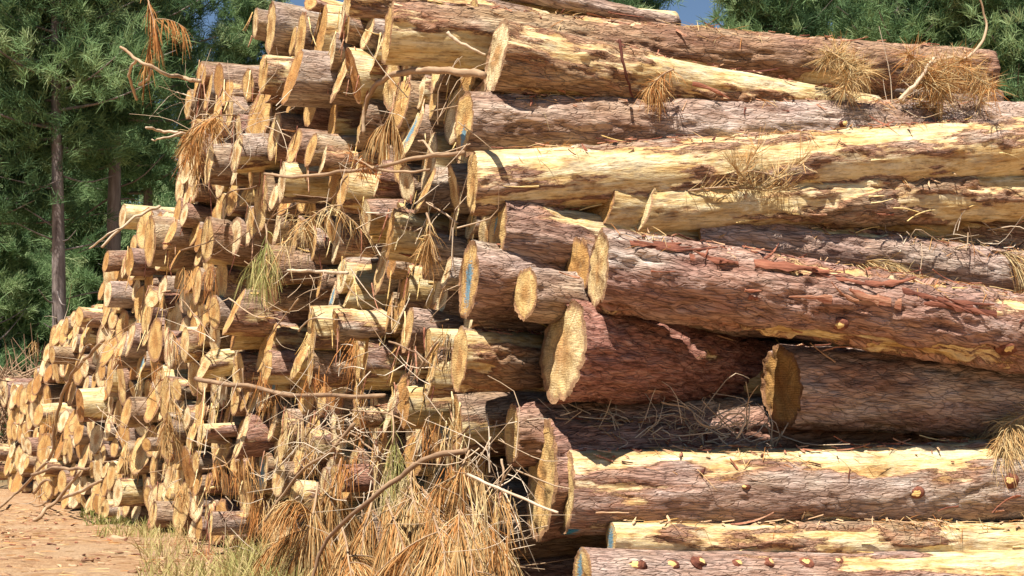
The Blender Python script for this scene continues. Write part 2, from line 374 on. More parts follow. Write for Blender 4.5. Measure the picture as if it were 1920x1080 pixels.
# front logs: px, py of the sawn end, layer distance s, height and width of the end in px, right point px, py, diameter px, layer there,
# tone, (bare overall, bare on top, bare below, which also paints in the ochre shade of undersides), red, blue spot, cut pitch, bark depth
FRONT = [
 ('slim bare log along the very top of the pile', 652, -4, 10.75, 66, 12, 1262, 44, 50, 10.75, .45, (.30, .1, 0), .2, None, 0, .012),
 ('thin mauve pole lying on the top log of the pile', 930, -22, 10.60, 34, 8, 1268, 44, 24, 10.55, .2, (-.3, 0, 0), .2, None, 0, .008),
 ('long brown and mauve barked log under the topmost log, its needle-covered tip ending at right', 727, 64, 10.25, 110, 20, 1850, 136, 72, 10.25, 1.05, (.06, .0, .40, -.5), .45, None, .10, .018),
 ('pale cut log sticking out over the top, rough brown bark turning to bare yellow', 930, 108, 9.75, 132, 38, 1640, 205, 56, 9.9, 1.0, (.12, .14, .15, .6), .1, None, .16, .018),
 ('mauve-grey barked log with a teal stripe low on its cut end', 870, 228, 9.80, 104, 33, 1930, 246, 100, 9.8, .18, (-.26, .0, .55), .25, (-.1, -.62, .42), .08, .020),
 ('thick bleached log, cream on top and ochre below, running to the right edge', 886, 342, 9.50, 124, 18, 1940, 274, 126, 9.5, .5, (.27, .14, .16), .1, None, .02, .014),
 ('short mauve log with a long blue stripe on its tilted yellow end', 932, 441, 9.48, 136, 30, 1500, 505, 116, 9.8, .22, (.02, .14, .0), .4, (.25, .35, .30), .10, .020),
 ('shaggy cream log with a pale slanted cut face and stringy torn wood', 1198, 392, 9.42, 92, 56, 1940, 372, 92, 9.5, .8, (.60, .1, .1), .1, None, .25, .020),
 ('stubby greenish-grey cut end wedged left of the shaggy cream log', 1122, 385, 9.46, 100, 62, 1700, 430, 95, 9.95, .35, (.1, 0, 0), .1, None, .2, .016),
 ('long grey log with a dark broken end beneath the shaggy cream log', 1302, 440, 9.55, 92, 22, 1940, 520, 92, 9.5, .12, (-.20, .12, 0), .3, None, -.1, .020),
 ('big overhanging log, reddish flaking top and grey flank, sloping down right', 1122, 508, 8.74, 146, 32, 1940, 630, 142, 8.76, .20, (-.22, .16, .30), .62, None, .05, .030),
 ('orange-tan shaded cut end tucked left of the big overhanging log', 1080, 508, 9.20, 122, 46, 1600, 590, 110, 9.7, .5, (-.1, 0, 0), .3, None, .1, .018),
 ('large round cut end with raked saw lines, its trunk dark under the overhang', 1056, 658, 8.92, 190, 62, 1500, 704, 96, 10.6, .35, (-.30, .0, .0), 1.6, None, .16, .028),
 ('small upright oval end left of the orange-tan shaded end', 984, 551, 9.08, 92, 40, 1500, 590, 78, 9.9, .35, (-.15, 0, .1), .3, None, .1, .016),
 ('ring-grained round end set back in the shade beneath the overhanging log', 1464, 724, 9.16, 142, 74, 1940, 752, 138, 9.16, .15, (-.32, .0, .0), .5, None, -.06, .024),
 ('bare yellow log running behind the large saw-lined end', 862, 672, 9.32, 112, 24, 1300, 700, 84, 10.7, .8, (.26, .15, .2), .2, None, .06, .016),
 ('mauve log with two blue patches on its tall narrow end', 878, 526, 9.40, 142, 30, 1400, 560, 90, 10.3, .3, (-.25, .1, .1), .5, (-.05, -.1, .62), .06, .018),
 ('tall weathered end standing among twigs left of the lower striped log', 1016, 900, 9.22, 215, 46, 1600, 860, 130, 10.0, .3, (-.2, .0, .1), .7, None, .08, .028),
 ('long striped log low at right, cream top, pink-grey middle and ochre underside', 1060, 921, 8.90, 152, 32, 1950, 893, 146, 8.85, .12, (.06, .64, .70, .2), .45, (.55, -.35, .42), .08, .012),
 ('cream splintery log between the striped log and the pinkish knotted log', 1146, 1010, 8.66, 66, 20, 1950, 1010, 76, 8.62, .7, (.38, .15, .1), .1, (0, -.1, .9), .05, .016),
 ('pinkish smooth log with a row of knots along the bottom edge', 1092, 1082, 8.50, 104, 34, 1950, 1076, 104, 8.48, .12, (-.16, .16, .05, .9), .4, (.3, .35, .55), .05, .008),
 ('red-barked log behind the tall weathered end, dark gap above it', 960, 815, 9.45, 110, 24, 1800, 800, 120, 9.8, .3, (-.3, .0, 0), .7, None, .05, .026),
]
NSEG = 96
# bare patches at (share of the length, degrees round the trunk: 90 top, 180 towards the camera), metres long, degrees wide
BLOBS = {10: [(.80, 135, .18, 16), (.86, 125, .12, 14), (.45, 128, .35, 14), (.60, 120, .25, 12)], 4: [(.25, 130, .12, 20), (.62, 110, .3, 14)],
         9: [(.35, 120, .35, 22)], 18: [(.62, 140, .7, 26), (.12, 105, .5, 18), (.35, 250, 1.2, 28)], 2: [(.10, 210, .5, 40), (.3, 120, .5, 14)], 3: [(.42, 150, .3, 40), (.6, 130, .4, 50)], 6: [(.25, 110, .25, 16)], 0: [(.55, 150, .8, 40)], 14: [(.5, 240, .5, 20)], 20: [(.75, 140, .8, 40)]}
front_geo = []; FR = []
for k, (lab, px, py, s, h, w, px2, py2, d2, s2, tone, st, red, blue, pit, bark) in enumerate(FRONT):
    z0, z1 = layer_z(px, s), layer_z(px2, s2)
    A, B = at(px, py, z0), at(px2, py2, z1)
    d = (B - A); L = d.length * (1.12 if px2 > 1900 else 1.0); M3 = frame(d)
    r0, r1 = h / 2 * z0 / F, d2 / 2 * z1 / F
    if px2 > 1900: r1 += (r1 - r0) * .12
    n = M3.transposed() @ face_normal(px, w / h * 1.0, pit)
    xs = np.concatenate([[0, .01, .025], np.arange(.045, L, 0.020)])
    b0 = bark
    ct = {0: .7, 3: .95, 4: .55, 7: .85, 8: .25, 10: .75, 11: .30, 12: .8, 13: .6, 14: .30, 16: .5, 17: .55, 18: .62}.get(k, .6)
    g = log_geo(L, r0 - b0 * .6, r1 - b0 * .6, NSEG, xs, n, 100 + k, tone, st, red, blue, b0, rings=14, rough=1.0, bend=RNG.normal() * .02, rimblue=(.9 if k in (18, 19, 20) else 0), tseed=ct, blobs=BLOBS.get(k, ()))
    front_geo.append(g); FR.append((lab, A, M3, L, r0, r1, d.normalized()))

# ends seen on the wall of the pile: tile origin x, y, zoom, then (cx, cy, height, width) read from the photo
TILES = [
 (440, 0, 2.7, [(105,118,130,30),(180,140,230,50),(435,170,250,60),(545,90,180,25),(575,110,180,22),(495,260,160,30),(550,375,270,66),(605,370,230,40),(295,440,265,72),(360,370,150,52),(185,460,90,30),(490,560,230,45),(200,690,200,66),(640,600,260,20),(840,530,245,86),(890,680,250,74),(300,745,170,66),(385,760,130,45),(445,810,130,30),(500,770,160,50),(20,660,130,30),(20,820,180,40),(90,850,150,25),(240,920,170,35),(340,970,190,66),(560,950,170,50),(705,930,150,25),(965,960,190,48),(1110,960,220,35),(660,1040,110,45),(250,1050,90,55),(145,370,180,50),(385,10,60,50),(870,930,150,66),(700,300,170,30)]),
 (0, 0, 2.0, [(740,300,130,20),(780,345,110,26),(705,390,90,28),(745,570,140,26),(782,620,130,36),(815,560,100,22),(880,590,130,45),(675,700,120,38),(705,720,90,30),(690,810,80,30),(735,740,60,25),(460,810,80,26),(562,905,155,45),(605,840,80,26),(500,920,64,24),(635,885,100,36),(685,930,110,36),(605,970,80,36),(725,870,80,38),(485,980,80,30),(447,1010,70,34),(395,985,56,20),(780,900,150,46),(835,960,100,30),(870,740,130,50),(930,850,120,36),(830,775,100,46),(885,880,130,50),(925,720,90,40),(860,420,100,30),(820,395,80,30)]),
 (0, 400, 2.7, [(645,350,118,60),(822,380,118,44),(770,435,75,60),(515,390,80,30),(545,410,120,40),(580,430,140,30),(605,450,70,46),(465,540,140,45),(540,500,150,30),(335,570,80,25),(290,620,90,46),(435,615,90,46),(640,570,120,25),(655,640,160,40),(605,690,160,45),(260,710,70,30),(245,810,70,40),(280,790,130,35),(310,690,64,50),(370,690,110,40),(320,780,80,40),(715,760,120,46),(860,690,160,66),(930,650,150,50),(985,610,120,40),(1020,610,110,56),(1085,500,150,66),(1180,560,210,45),(1240,650,150,50),(1110,800,120,30),(1035,770,130,50),(1210,800,170,50),(710,880,130,30),(405,970,150,46),(365,900,130,35),(435,870,80,25),(480,840,80,25),(515,800,80,35),(540,900,80,30),(560,830,170,38),(610,860,190,48),(190,860,100,46),(18,905,132,50),(240,930,100,42),(195,1010,85,46),(110,1020,80,30),(560,960,100,30),(640,1010,120,48),(1010,990,160,52),(1090,920,120,48),(1190,940,130,40),(1240,930,120,40),(1285,940,140,40),(920,990,80,30),(1000,370,150,40),(1060,330,100,40),(400,520,80,40),(385,590,80,34)]),
 (440, 380, 2.7, [(240,110,220,35),(295,180,180,20),(85,100,130,56),(515,200,180,30),(660,80,150,45),(400,215,130,22),(705,110,180,18),(805,150,250,35),(850,80,130,25),(745,320,235,58),(795,320,110,40),(970,260,190,40),(1085,150,220,30),(1070,360,130,42),(150,290,180,48),(105,360,110,30),(175,470,160,80),(550,390,160,48),(565,460,180,22),(430,400,150,18),(495,480,160,30),(855,440,230,48),(805,570,130,48),(870,640,195,48),(1030,500,210,76),(390,630,215,48),(335,780,230,52),(530,600,130,30),(770,580,170,25),(660,800,250,18),(615,780,180,44),(385,830,160,25),(980,720,160,40),(995,870,200,35),(145,680,230,66),(60,680,180,56),(20,820,190,45),(45,600,120,40),(155,860,150,52),(205,900,90,40),(835,980,160,66),(1190,1010,130,56),(530,930,66,56),(10,620,200,30),(640,1020,80,50),(1000,560,170,40),(930,820,140,40)]),
 (0, 700, 2.842, [(315,400,150,35),(355,370,120,35),(205,220,100,48),(570,310,90,35),(650,450,150,35),(515,410,130,40),(550,430,80,30),(740,380,74,40),(400,265,90,60),(485,280,140,48),(430,190,120,48),(900,290,140,48),(780,380,56,40),(1055,210,150,48),(1130,230,150,30),(1030,310,70,30),(1075,310,64,38),(1110,330,60,30),(855,300,100,30),(820,510,165,48),(880,530,110,40),(955,560,185,48),(760,600,110,22),(795,670,125,56),(815,755,110,40),(725,740,84,40),(635,610,118,52),(560,600,84,30),(1150,480,170,30),(1195,580,90,30),(1215,260,140,54),(1300,380,190,48),(1340,420,130,35),(1270,480,140,45),(1030,840,110,46),(1120,800,100,25),(1125,730,90,46),(1320,640,150,48),(100,450,120,46),(60,300,90,40),(140,310,84,46),(150,390,80,38),(115,220,100,40),(190,330,74,30),(-40,420,84,30),(-30,520,92,34),(70,570,90,40),(330,580,110,50),(420,640,90,40),(470,720,90,36),(230,500,90,40),(560,720,90,40),(660,640,110,40),(350,700,80,30)]),
 (440, 700, 2.842, [(55,320,205,44),(180,290,185,40),(255,340,240,40),(90,420,140,35),(15,470,165,48),(205,400,140,40),(145,510,215,62),(75,640,190,76),(240,540,160,66),(480,600,180,56),(550,560,120,62),(845,170,220,40),(905,180,195,56),(990,270,215,56),(1020,140,260,40),(1075,340,165,48),(1180,270,250,66),(1240,230,250,48),(955,440,175,90),(835,390,130,56),(690,880,330,50),(650,230,90,48),(560,280,84,40),(330,480,130,50),(400,380,130,50),(640,480,140,56),(770,560,150,60),(1040,620,160,60),(900,640,170,60),(330,660,150,60),(580,740,170,60)]),
]
BLUE = {(770, 252): (0, .1, .55), (491, 879): (0, 0, .8), (876, 781): (0, .2, .6), (516, 713): (0, 0, .8), (623, 558): (0, 0, .7), (655, 520): (0, -.2, .6), (320, 590): (0, 0, .7), (262, 690): (-.3, 0, .5), (575, 765): (0, 0, .6), (500, 590): (0, .2, .5)}
ends = []
for ox, oy, zf, lst in TILES:
    for cx, cy, h, w in lst:
        px, py, h, w = ox + cx / zf, oy + cy / zf, h / zf, w / zf
        u = RNG.uniform(-.06, .06) if RNG.random() < .75 else RNG.uniform(-.36, -.1)
        z = wall_z(px, u); P = at(px, py, z); r = h / 2 * z / F * 1.10
        ends.append(dict(px=px, py=py, u=u, r=r, ratio=w / h * (.80 if px < 480 else .85), s=P.dot(BX), v=P.z, ann=True))
# settle overlapping ends apart a little
for it in range(30):
    sv = np.array([(e['s'], e['v']) for e in ends]); rr = np.array([e['r'] for e in ends])
    d = sv[:, None] - sv[None]; D = np.hypot(d[..., 0], d[..., 1]) + np.eye(len(ends)) * 99
    ov = np.maximum(0, (rr[:, None] + rr[None]) * .80 - D)
    push = (d / (D[..., None] + 1e-6) * ov[..., None]).sum(1) * 0.22
    push = np.clip(push, -.03, .03)
    for e, p in zip(ends, push): e['s'] += p[0]; e['v'] += p[1] * .6; e['r'] *= 0.998 if abs(p).max() > .01 else 1
for e in ends: e['v'] = max(e['v'], e['r'] * .8)
# outline of the heap as read from the photo -> its height at every distance
TOP = [(-260, 830), (-60, 760), (0, 722), (60, 716), (90, 640), (100, 600), (185, 562), (190, 482), (228, 478), (232, 392), (325, 392), (332, 322), (362, 318), (366, 240), (346, 180), (368, 122), (478, 122), (484, 30), (520, 8), (650, -25), (900, -40), (1010, -30)]
Ts = []; 
for px, py in TOP:
    P = at(px, py, wall_z(px)); Ts.append((P.dot(BX), P.z))
Ts = sorted(Ts); ts = np.array([t[0] for t in Ts]); tv = np.array([t[1] for t in Ts])
g = np.random.default_rng(3)
circ = [(e['s'], e['v'], e['r']) for e in ends]
fr_s = [(A + d * 0.0).dot(BX) for _, A, M3, L, r0, r1, d in FR]
for _, A, M3, L, r0, r1, d in FR:
    circ.append((A.dot(BX), A.z, r0)); B = A + d * L * .5; circ.append((B.dot(BX), B.z, (r0 + r1) / 2))
for rad, tries in ((.27, 2500), (.21, 7000), (.165, 13000), (.125, 16000), (.10, 9000)):
    cs = np.array(circ); 
    for _ in range(tries):
        s = g.uniform(9.6, 34.0); v = g.uniform(0, 6.2)
        r = rad * g.uniform(.9, 1.12)
        if v > np.interp(s, ts, tv) - r * .9 or v < r * .8: continue
        if (np.hypot(cs[:, 0] - s, cs[:, 1] - v) < .88 * (cs[:, 2] + r)).any(): continue
        VOID = [(295, 505, 26, 45), (200, 610, 14, 30), (140, 745, 26, 30), (330, 695, 20, 24), (545, 545, 46, 30), (560, 650, 46, 40), (665, 610, 46, 40), (830, 520, 34, 60), (605, 245, 36, 36), (930, 850, 60, 90), (292, 880, 20, 30), (650, 285, 30, 24), (560, 110, 26, 20), (700, 680, 30, 40), (255, 800, 22, 20), (420, 690, 22, 26), (480, 330, 26, 18), (780, 330, 40, 30), (350, 610, 20, 24)]
        zq = (U0 * AX + s * BX); vx, vy = HX + F * zq.x / zq.y, HY - F * (v - EYE) / zq.y
        inv = any(((vx - a) / c) ** 2 + ((vy - b) / d) ** 2 < 1 for a, b, c, d in VOID)
        u = g.uniform(.9, 1.6) if inv else (g.uniform(-.05, .07) if g.random() < .72 else g.uniform(.1, .6)) if s > 17 else (g.uniform(-.02, .2) if g.random() < .5 else g.uniform(.5, 1.1)); A = AX * (U0 + u) + BX * s
        px = HX + F * A.x / A.y
        if px < -130 or px > 930: continue
        ends.append(dict(px=px, py=HY - F * (v - EYE) / A.y, u=u, r=r, ratio=None, s=s, v=v, ann=False))
        circ.append((s, v, r)); cs = np.vstack([cs, (s, v, r)])
print('log ends', len(ends))
for i, e in enumerate(ends):
    g = np.random.default_rng(5000 + i)
    A = AX * (U0 + e['u']) + BX * e['s']; A = Vector((A.x, A.y, e['v']))
    e['px'] = HX + F * A.x / A.y; e['py'] = HY - F * (A.z - EYE) / A.y
    yaw = YAW + R(g.normal() * (5 if e['ann'] else 3)); pit = R(g.normal() * 3.0)
    d = Vector((math.cos(yaw) * math.cos(pit), math.sin(yaw) * math.cos(pit), math.sin(pit) * (1 if e['v'] > 1 else .2)))
    ratio = e['ratio'] if e['ratio'] else g.uniform(.22, .42)
    n = frame(d).transposed() @ face_normal(e['px'], ratio, R(g.normal(7, 8)))
    if n.x > -.35: n = Vector((-.6, n.y, n.z)).normalized()
    L = g.uniform(4.6, 6.6)
    for q in np.arange(.8, L, .2):      # the tops of the hidden logs stay under the outline of the heap
        B = A + d * q + Vector((0, 0, e['r'])); bx = HX + F * B.x / B.y; by = HY - F * (B.z - EYE) / B.y
        if by < np.interp(bx, [600, 900, 1000, 1100, 1200, 1290, 1480, 1560, 1830, 1850, 1990], [-60, -40, -10, 10, 40, 66, 84, 90, 120, 210, 225]): L = max(.9, q); break
    e['tone'] = float(np.clip(g.normal(.52, .22), .05, 1)); bare = g.random()
    st = (.28, .1, .1) if bare < .42 else ((.0, .05, .1) if bare < .72 else (-.25, 0, 0))
    bl = None
    for (bx, by), b in BLUE.items():
        if e['ann'] and abs(e['px'] - bx) < 9 and abs(e['py'] - by) < 22 and b: bl = b; e['blue'] = True
    near = e['px'] > 420
    xs = XS_LOW if not near else np.concatenate([[0, .015, .035], np.arange(.06, 1.3, .035), [1.4, 1.6, 2, 2.6, 3.4, 4.4, 5.4]])
    ct = float(np.clip(g.normal(.62, .27), .05, 1)); e['ct'] = ct; e['bare'] = bare < .3
    e['geo'] = log_geo(L, e['r'] * .97, e['r'] * g.uniform(.72, 1.0), 44 if near else 24, xs, n, 2000 + i, float(g.uniform(.1, .9)), st, g.uniform(0, .8) if g.random() < .5 else 0, bl,
                       bark=.012, rings=8 if near else 5, rough=1.4, flare=abs(g.normal()) * .012, tseed=ct)
    e['A'] = A; e['M'] = frame(d); e['d'] = d

# which ends does the picture really show?  rays over the frame against all the logs
VV, FF, own = [], [], []; nv = 0
def feed(geo, M3, A, idx):
    global nv
    for part in geo:
        W = part[0] @ np.array(M3).T + np.array(A)
        VV.append(W)
        for q in part[1]:
            if q.shape[1] > 4: continue
            FF.extend((q + nv).tolist()); own.extend([idx] * len(q))
        nv += len(W)
for i, e in enumerate(ends): feed(e['geo'], e['M'], e['A'], i)
for k, (lab, A, M3, L, r0, r1, d) in enumerate(FR):
    # a coarse stand-in for the ray test only
    gg = log_geo(L, r0, r1, 16, np.arange(0, L, .4), Vector((-1, 0, 0)), 1, .5, rings=2, bark=0); feed(gg, M3, A, -1 - k)
bvh = BVHTree.FromPolygons(np.vstack(VV).tolist(), FF)
del VV, FF
cnt = np.zeros(len(ends)); cxy = np.zeros((len(ends), 2)); O = Vector((0, 0, EYE))
for py in range(0, 1080, 4):
    for px in range(0, 1100, 4):
        hit = bvh.ray_cast(O, at(px, py, 1.0) - O)
        if hit[2] is not None:
            k = own[hit[2]]
            if k >= 0: cnt[k] += 1; cxy[k] += (px, py)
del bvh
for i, e in enumerate(ends):
    e['vis'] = cnt[i]
    if cnt[i]: e['cx'], e['cy'] = cxy[i] / cnt[i]
order = sorted([i for i in range(len(ends)) if cnt[i] >= 3], key=lambda i: -cnt[i])
singles = order[:300]; rest = [i for i in range(len(ends)) if i not in set(singles)]
print('visible', len(order), 'kept apart', len(singles))
# ------------------------------------------------------------------ link the logs
def flap(mb, p, t, out, length, width, curl, g, tone):
    """a torn strip lifting off the trunk at p, running along t and curling outwards"""
    n = 7; q = np.linspace(0, 1, n)[:, None]
    t, out = np.asarray(t, float), np.asarray(out, float); side = np.cross(t, out)
    P = p + t * length * q + out * (0.004 + curl * length * q ** 2.0) + side * length * g.normal() * .15 * q ** 2
    N = out - 2 * curl * q * t; N /= np.linalg.norm(N, axis=1)[:, None]
    w = width * (1 - .75 * q ** 2) * (0.45 + .9 * g.random((n, 1))); th = 0.0025
    V = np.stack([P - side * w, P - side * w * .3 + N * th * 2, P + side * w * .5 + N * th * 2, P + side * w, P + side * w * .4 - N * th, P - side * w * .4 - N * th], 1)
    k = np.arange(6)[None]
    mb.add(V.reshape(-1, 3), [grid_faces(n, 6), k[:, ::-1].copy(), k + (n - 1) * 6], lc=V.reshape(-1, 3) * 1.0 + g.random(3) * 10, tone=tone)
def stub(o, p, out, t, r, L, g, name='branch_stub'):
    """a sawn branch stub: short tapered peg with a pale cut"""
    mb = MB(); out = np.asarray(out, float); ax = out + np.asarray(t, float) * g.normal() * .35; ax /= np.linalg.norm(ax)
    P = [p - ax * .03 + ax * (L + .03) * q for q in (0, .35, .7, 1)]
    tube(mb, P, r * 1.75, r * .85, 14, flat=.70, wob=.28, tone=.2)
    s = mb.build(name, M_FLAKE, o)
    mb = MB(); e = np.asarray(P[-1]) + ax * .001; a = np.linspace(0, 6.283, 14, endpoint=False)
    s1 = np.cross(ax, [0, 0, 1.0]); s1 /= np.linalg.norm(s1) + 1e-9; s2 = np.cross(ax, s1)
    V = np.vstack([e + r * (.62 if name == 'knot' else .8) * (1 + .2 * g.normal(size=14))[:, None] * (np.cos(a)[:, None] * s1 + .7 * np.sin(a)[:, None] * s2), e + ax * .008 + s1 * r * .2])
    mb.add(V, [np.stack([np.arange(14), (np.arange(14) + 1) % 14, np.full(14, 14)], -1)], lc=V + 3, tone=.42 if name == 'knot' else .35)
    mb.build('cut_face', M_SPLINT, s)
FRO = []
for k, (lab, A, M3, L, r0, r1, d) in enumerate(FR):
    o, c = put_log('log', front_geo[k], M3, A, lab, 'large logs along the front of the pile'); FRO.append(o)
    g = np.random.default_rng(900 + k); geo = front_geo[k]
    vis = {0: 4.5, 2: 5}.get(k, 4.2)
    nflap = {0: 9, 2: 9, 3: 9, 4: 10, 5: 10, 6: 5, 7: 26, 9: 12, 10: 12, 12: 6, 14: 5, 15: 8, 18: 14, 19: 14, 20: 6}.get(k, 3)
    for _ in range(nflap):
        x = g.uniform(.05, min(vis, L - .3)); ang = g.choice([g.uniform(60, 130), g.uniform(180, 280)], p=[.45, .55])
        p, out = surf_pt(geo, NSEG, x, ang); sgn = g.choice([-1, 1])
        wood = g.random() < (.75 if FRONT[k][11][0] > .15 else .12)
        mb = MB(); flap(mb, p, (sgn, 0, 0), out, g.uniform(.06, .34), g.uniform(.003, .009) if wood else g.uniform(.005, .02), g.uniform(.02, .28), g, g.uniform(.15, .8))
        mb.build('wood_splinter' if wood else 'bark_strip', M_SPLINT if wood else M_FLAKE, o, False)
    for _ in range({5: 1, 4: 1, 9: 1}.get(k, 0)):
        x = g.uniform(.5, vis); p, out = surf_pt(geo, NSEG, x, g.uniform(165, 260))
        stub(o, p, out, (1, 0, 0), g.uniform(.018, .035), g.uniform(.01, .04), g)
def on_log(k, px, py):
    """the point of front log k that the photo shows at (px, py), in the log's own frame, with its angle index"""
    V = front_geo[k][0][0]; W = V @ np.array(FR[k][2]).T + np.array(FR[k][1])
    X = HX + F * W[:, 0] / W[:, 1]; Y = HY - F * (W[:, 2] - EYE) / W[:, 1]
    near = np.argsort((X - px) ** 2 + (Y - py) ** 2)[:12]; i = near[np.argmin(W[near, 1])]
    a = 2 * np.pi * (i % NSEG) / NSEG
    return V[i], np.array([0, math.cos(a), math.sin(a)])
# the row of knots on the lowest log, sawn stubs and lifted flakes where the photo shows them
g = np.random.default_rng(77)
for px, py in ((1192, 1056), (1262, 1054), (1322, 1052), (1386, 1050), (1448, 1049), (1512, 1049), (1574, 1048)):
    p, out = on_log(20, px, py); stub(FRO[20], p, out, (1, 0, 0), g.uniform(.035, .052), .002, g, 'knot')
for px, py, r in ((1722, 922, .05), (1895, 905, .05), (1400, 910, .022)):
    p, out = on_log(18, px, py); stub(FRO[18], p, out, (1, 0, 0), r, .012, g, 'knot')
for px, py, r in ((1890, 655, .06), (1580, 605, .045)):
    p, out = on_log(10, px, py); stub(FRO[10], p, out, (1, 0, 0), r, .016, g, 'knot')
p, out = on_log(10, 1150, 588)
M3i = np.array(FR[10][2]).T
def blade(o, k, p0, p1, w, zoff, mat, name, tone):
    """a long torn blade between two photo points beside log k"""
    z = layer_z(p0[0], FRONT[k][4]) - zoff; A = np.array(at(*p0, z)); B = np.array(at(*p1, z - .1)); mid = (A + B) / 2 + np.array([.02, 0, .03])
    P = resample([A, mid, B], 10); P = (P - np.array(FR[k][1])) @ np.array(FR[k][2])
    mb = MB(); tube(mb, P, w, w * .15, 8, flat=.25, tone=tone, roll=.6); mb.build(name, mat, o)
blade(FRO[10], 10, (1112, 574), (1196, 620), .03, .15, M_SPLINT, 'wood_splinter', .35)
blade(FRO[10], 10, (1640, 652), (1668, 690), .035, .22, M_FLAKE, 'bark_strip', .7)
blade(FRO[3], 3, (1124, 62), (1152, 86), .03, .18, M_SPLINT, 'wood_splinter', .45)
blade(FRO[14], 14, (1545, 765), (1602, 806), .022, .25, M_SPLINT, 'wood_splinter', .8)
blade(FRO[5], 5, (1040, 272), (1116, 244), .03, .12, M_SPLINT, 'wood_splinter', .9)
blade(FRO[5], 5, (1210, 300), (1246, 336), .022, .25, M_FLAKE, 'bark_strip', .7)
blade(FRO[15], 15, (905, 735), (988, 745), .03, .25, M_SPLINT, 'wood_splinter', .6)
for x0, y0, x1, y1, t in ((1170, 448, 1290, 470, .2), (1290, 478, 1480, 500, .3), (1465, 500, 1720, 545, .25), (1560, 560, 1720, 575, .5), (1700, 545, 1900, 600, .2)):
    n = 5
    for j in range(n):
        q = (j + g.random()) / n; p, out = on_log(10, x0 + (x1 - x0) * q, y0 + (y1 - y0) * q)
        mb = MB(); flap(mb, p, (g.choice([-1, 1]), 0, 0), out, g.uniform(.12, .5), g.uniform(.012, .04), g.uniform(.0, .12), g, t)
        mb.build('wood_splinter' if t > .8 else 'bark_strip', M_SPLINT if t > .8 else M_FLAKE, FRO[10], False)

# labels for the many ends on the wall: own features for the marked ones, else counted from the nearest marked thing
MARK = [  # photo position, label of that log, how other labels call it
 (491, 879, 'log end sprayed teal all over, low in the pile above the dead needles', 'low teal end'),
 (281, 454, 'tall pointed oval log end hanging over a dark gap on the left step', 'tall oval end over the left gap'),
 (239, 530, 'nearly round tan log end on the left edge of the pile', 'nearly round tan end'),
 (304, 541, 'short round log jutting out beside the dark gap at left', 'short jutting round log'),
 (265, 680, 'squat log with a pale yellowish top jutting out in the left third', 'squat pale jutting log'),
 (8, 735, 'bare yellow log at the far left edge of the pile', 'bare yellow log at far left'),
 (716, 499, 'shaded orange oval end in the middle of the pile', 'shaded orange oval'),
 (644, 140, 'two-tone long oval end under the topmost logs', 'long oval under the topmost logs'),
 (549, 163, 'long pointed tan end high on the left, above the steps', 'high pointed tan end'),
 (507, 52, 'topmost left log with a narrow slanted cut end', 'topmost left log'),
 (751, 196, 'wide pale oval end beneath the curved grey branch', 'wide pale oval under the curved branch'),
 (770, 252, 'ragged cream end with a faint blue streak beside the hanging brown needles', 'ragged blue-streaked end'),
 (643, 670, 'dark-sided log end above the long pale pole', 'end above the long pale pole'),
 (502, 260, 'leaning narrow pale end beside a pair of shaded ovals', 'leaning narrow pale end'),
 (757, 543, 'upright oval end left of the blue-patched front log', 'upright oval by the blue-patched log'),
 (680, 668, 'thick rough barked end, near vertical cut, right of centre in the pile', 'thick rough end near centre'),
 (170, 800, 'split reddish-orange log end low on the left', 'split reddish end'),
 (229, 860, 'narrow end of a grey-barked log above the left grass', 'narrow grey-barked end'),
 (345, 905, 'leaning tan end with a bare yellow trunk near the foot of the pile', 'leaning tan end at the foot'),
 (877, 781, 'pale end with a blue-grey streak below the bare yellow front log', 'blue-grey streaked end'),
 (800, 790, 'long tan end below the short white-splintered log', 'long tan end at lower right'),
 (345, 350, 'stacked pair of blunt ends on the left shoulder of the pile', 'blunt end on the left shoulder'),
 (371, 148, 'upper left log with a slim cut end where the bare branch begins', 'slim end where the bare branch begins'),
 (440, 610, 'slim orange upright end in the left middle', 'slim orange upright end'),
 (105, 740, 'low narrow end at the left foot of the slope', 'narrow end low on the left slope'),
]
ORD = ['nearest', 'second', 'third', 'fourth', 'fifth', 'sixth', 'seventh', 'eighth', 'ninth', 'tenth', 'eleventh', 'twelfth', 'thirteenth', 'fourteenth', 'fifteenth', 'sixteenth']
DIRS = ['right of', 'up right of', 'above', 'up left of', 'left of', 'down left of', 'below', 'down right of']
taken = {}
for mx, my, lab, short in MARK:
    c = sorted((i for i in singles if i not in taken), key=lambda i: (ends[i]['cx'] - mx) ** 2 + (ends[i]['cy'] - my) ** 2 - (4000 if ends[i]['ann'] and abs(ends[i]['px'] - mx) < 14 and abs(ends[i]['py'] - my) < 22 else 0))
    taken[c[0]] = (lab, short); ends[c[0]]['mk'] = True
bins = {}
for i in singles:
    e = ends[i]
    if i in taken: continue
    m = min(taken, key=lambda j: (ends[j]['cx'] - e['cx']) ** 2 + (ends[j]['cy'] - e['cy']) ** 2)
    dx, dy = e['cx'] - ends[m]['cx'], ends[m]['cy'] - e['cy']
    k = int(round(math.degrees(math.atan2(dy, dx)) / 45)) % 8
    bins.setdefault((m, k), []).append((math.hypot(dx, dy), i))
LAB = {i: taken[i][0] for i in taken}
for (m, k), lst in bins.items():
    for rank, (dd, i) in enumerate(sorted(lst)):
        e = ends[i]
        tone = 'pale' if e['ct'] > .68 else ('orange-tan' if e['ct'] < .35 else 'tan')
        size = 'thin' if e['r'] < .17 else ('thick' if e['r'] > .27 else 'medium')
        LAB[i] = f"{size} {tone} log end, {ORD[rank]} {DIRS[k]} the {taken[m][1]}"
ENDO = {}
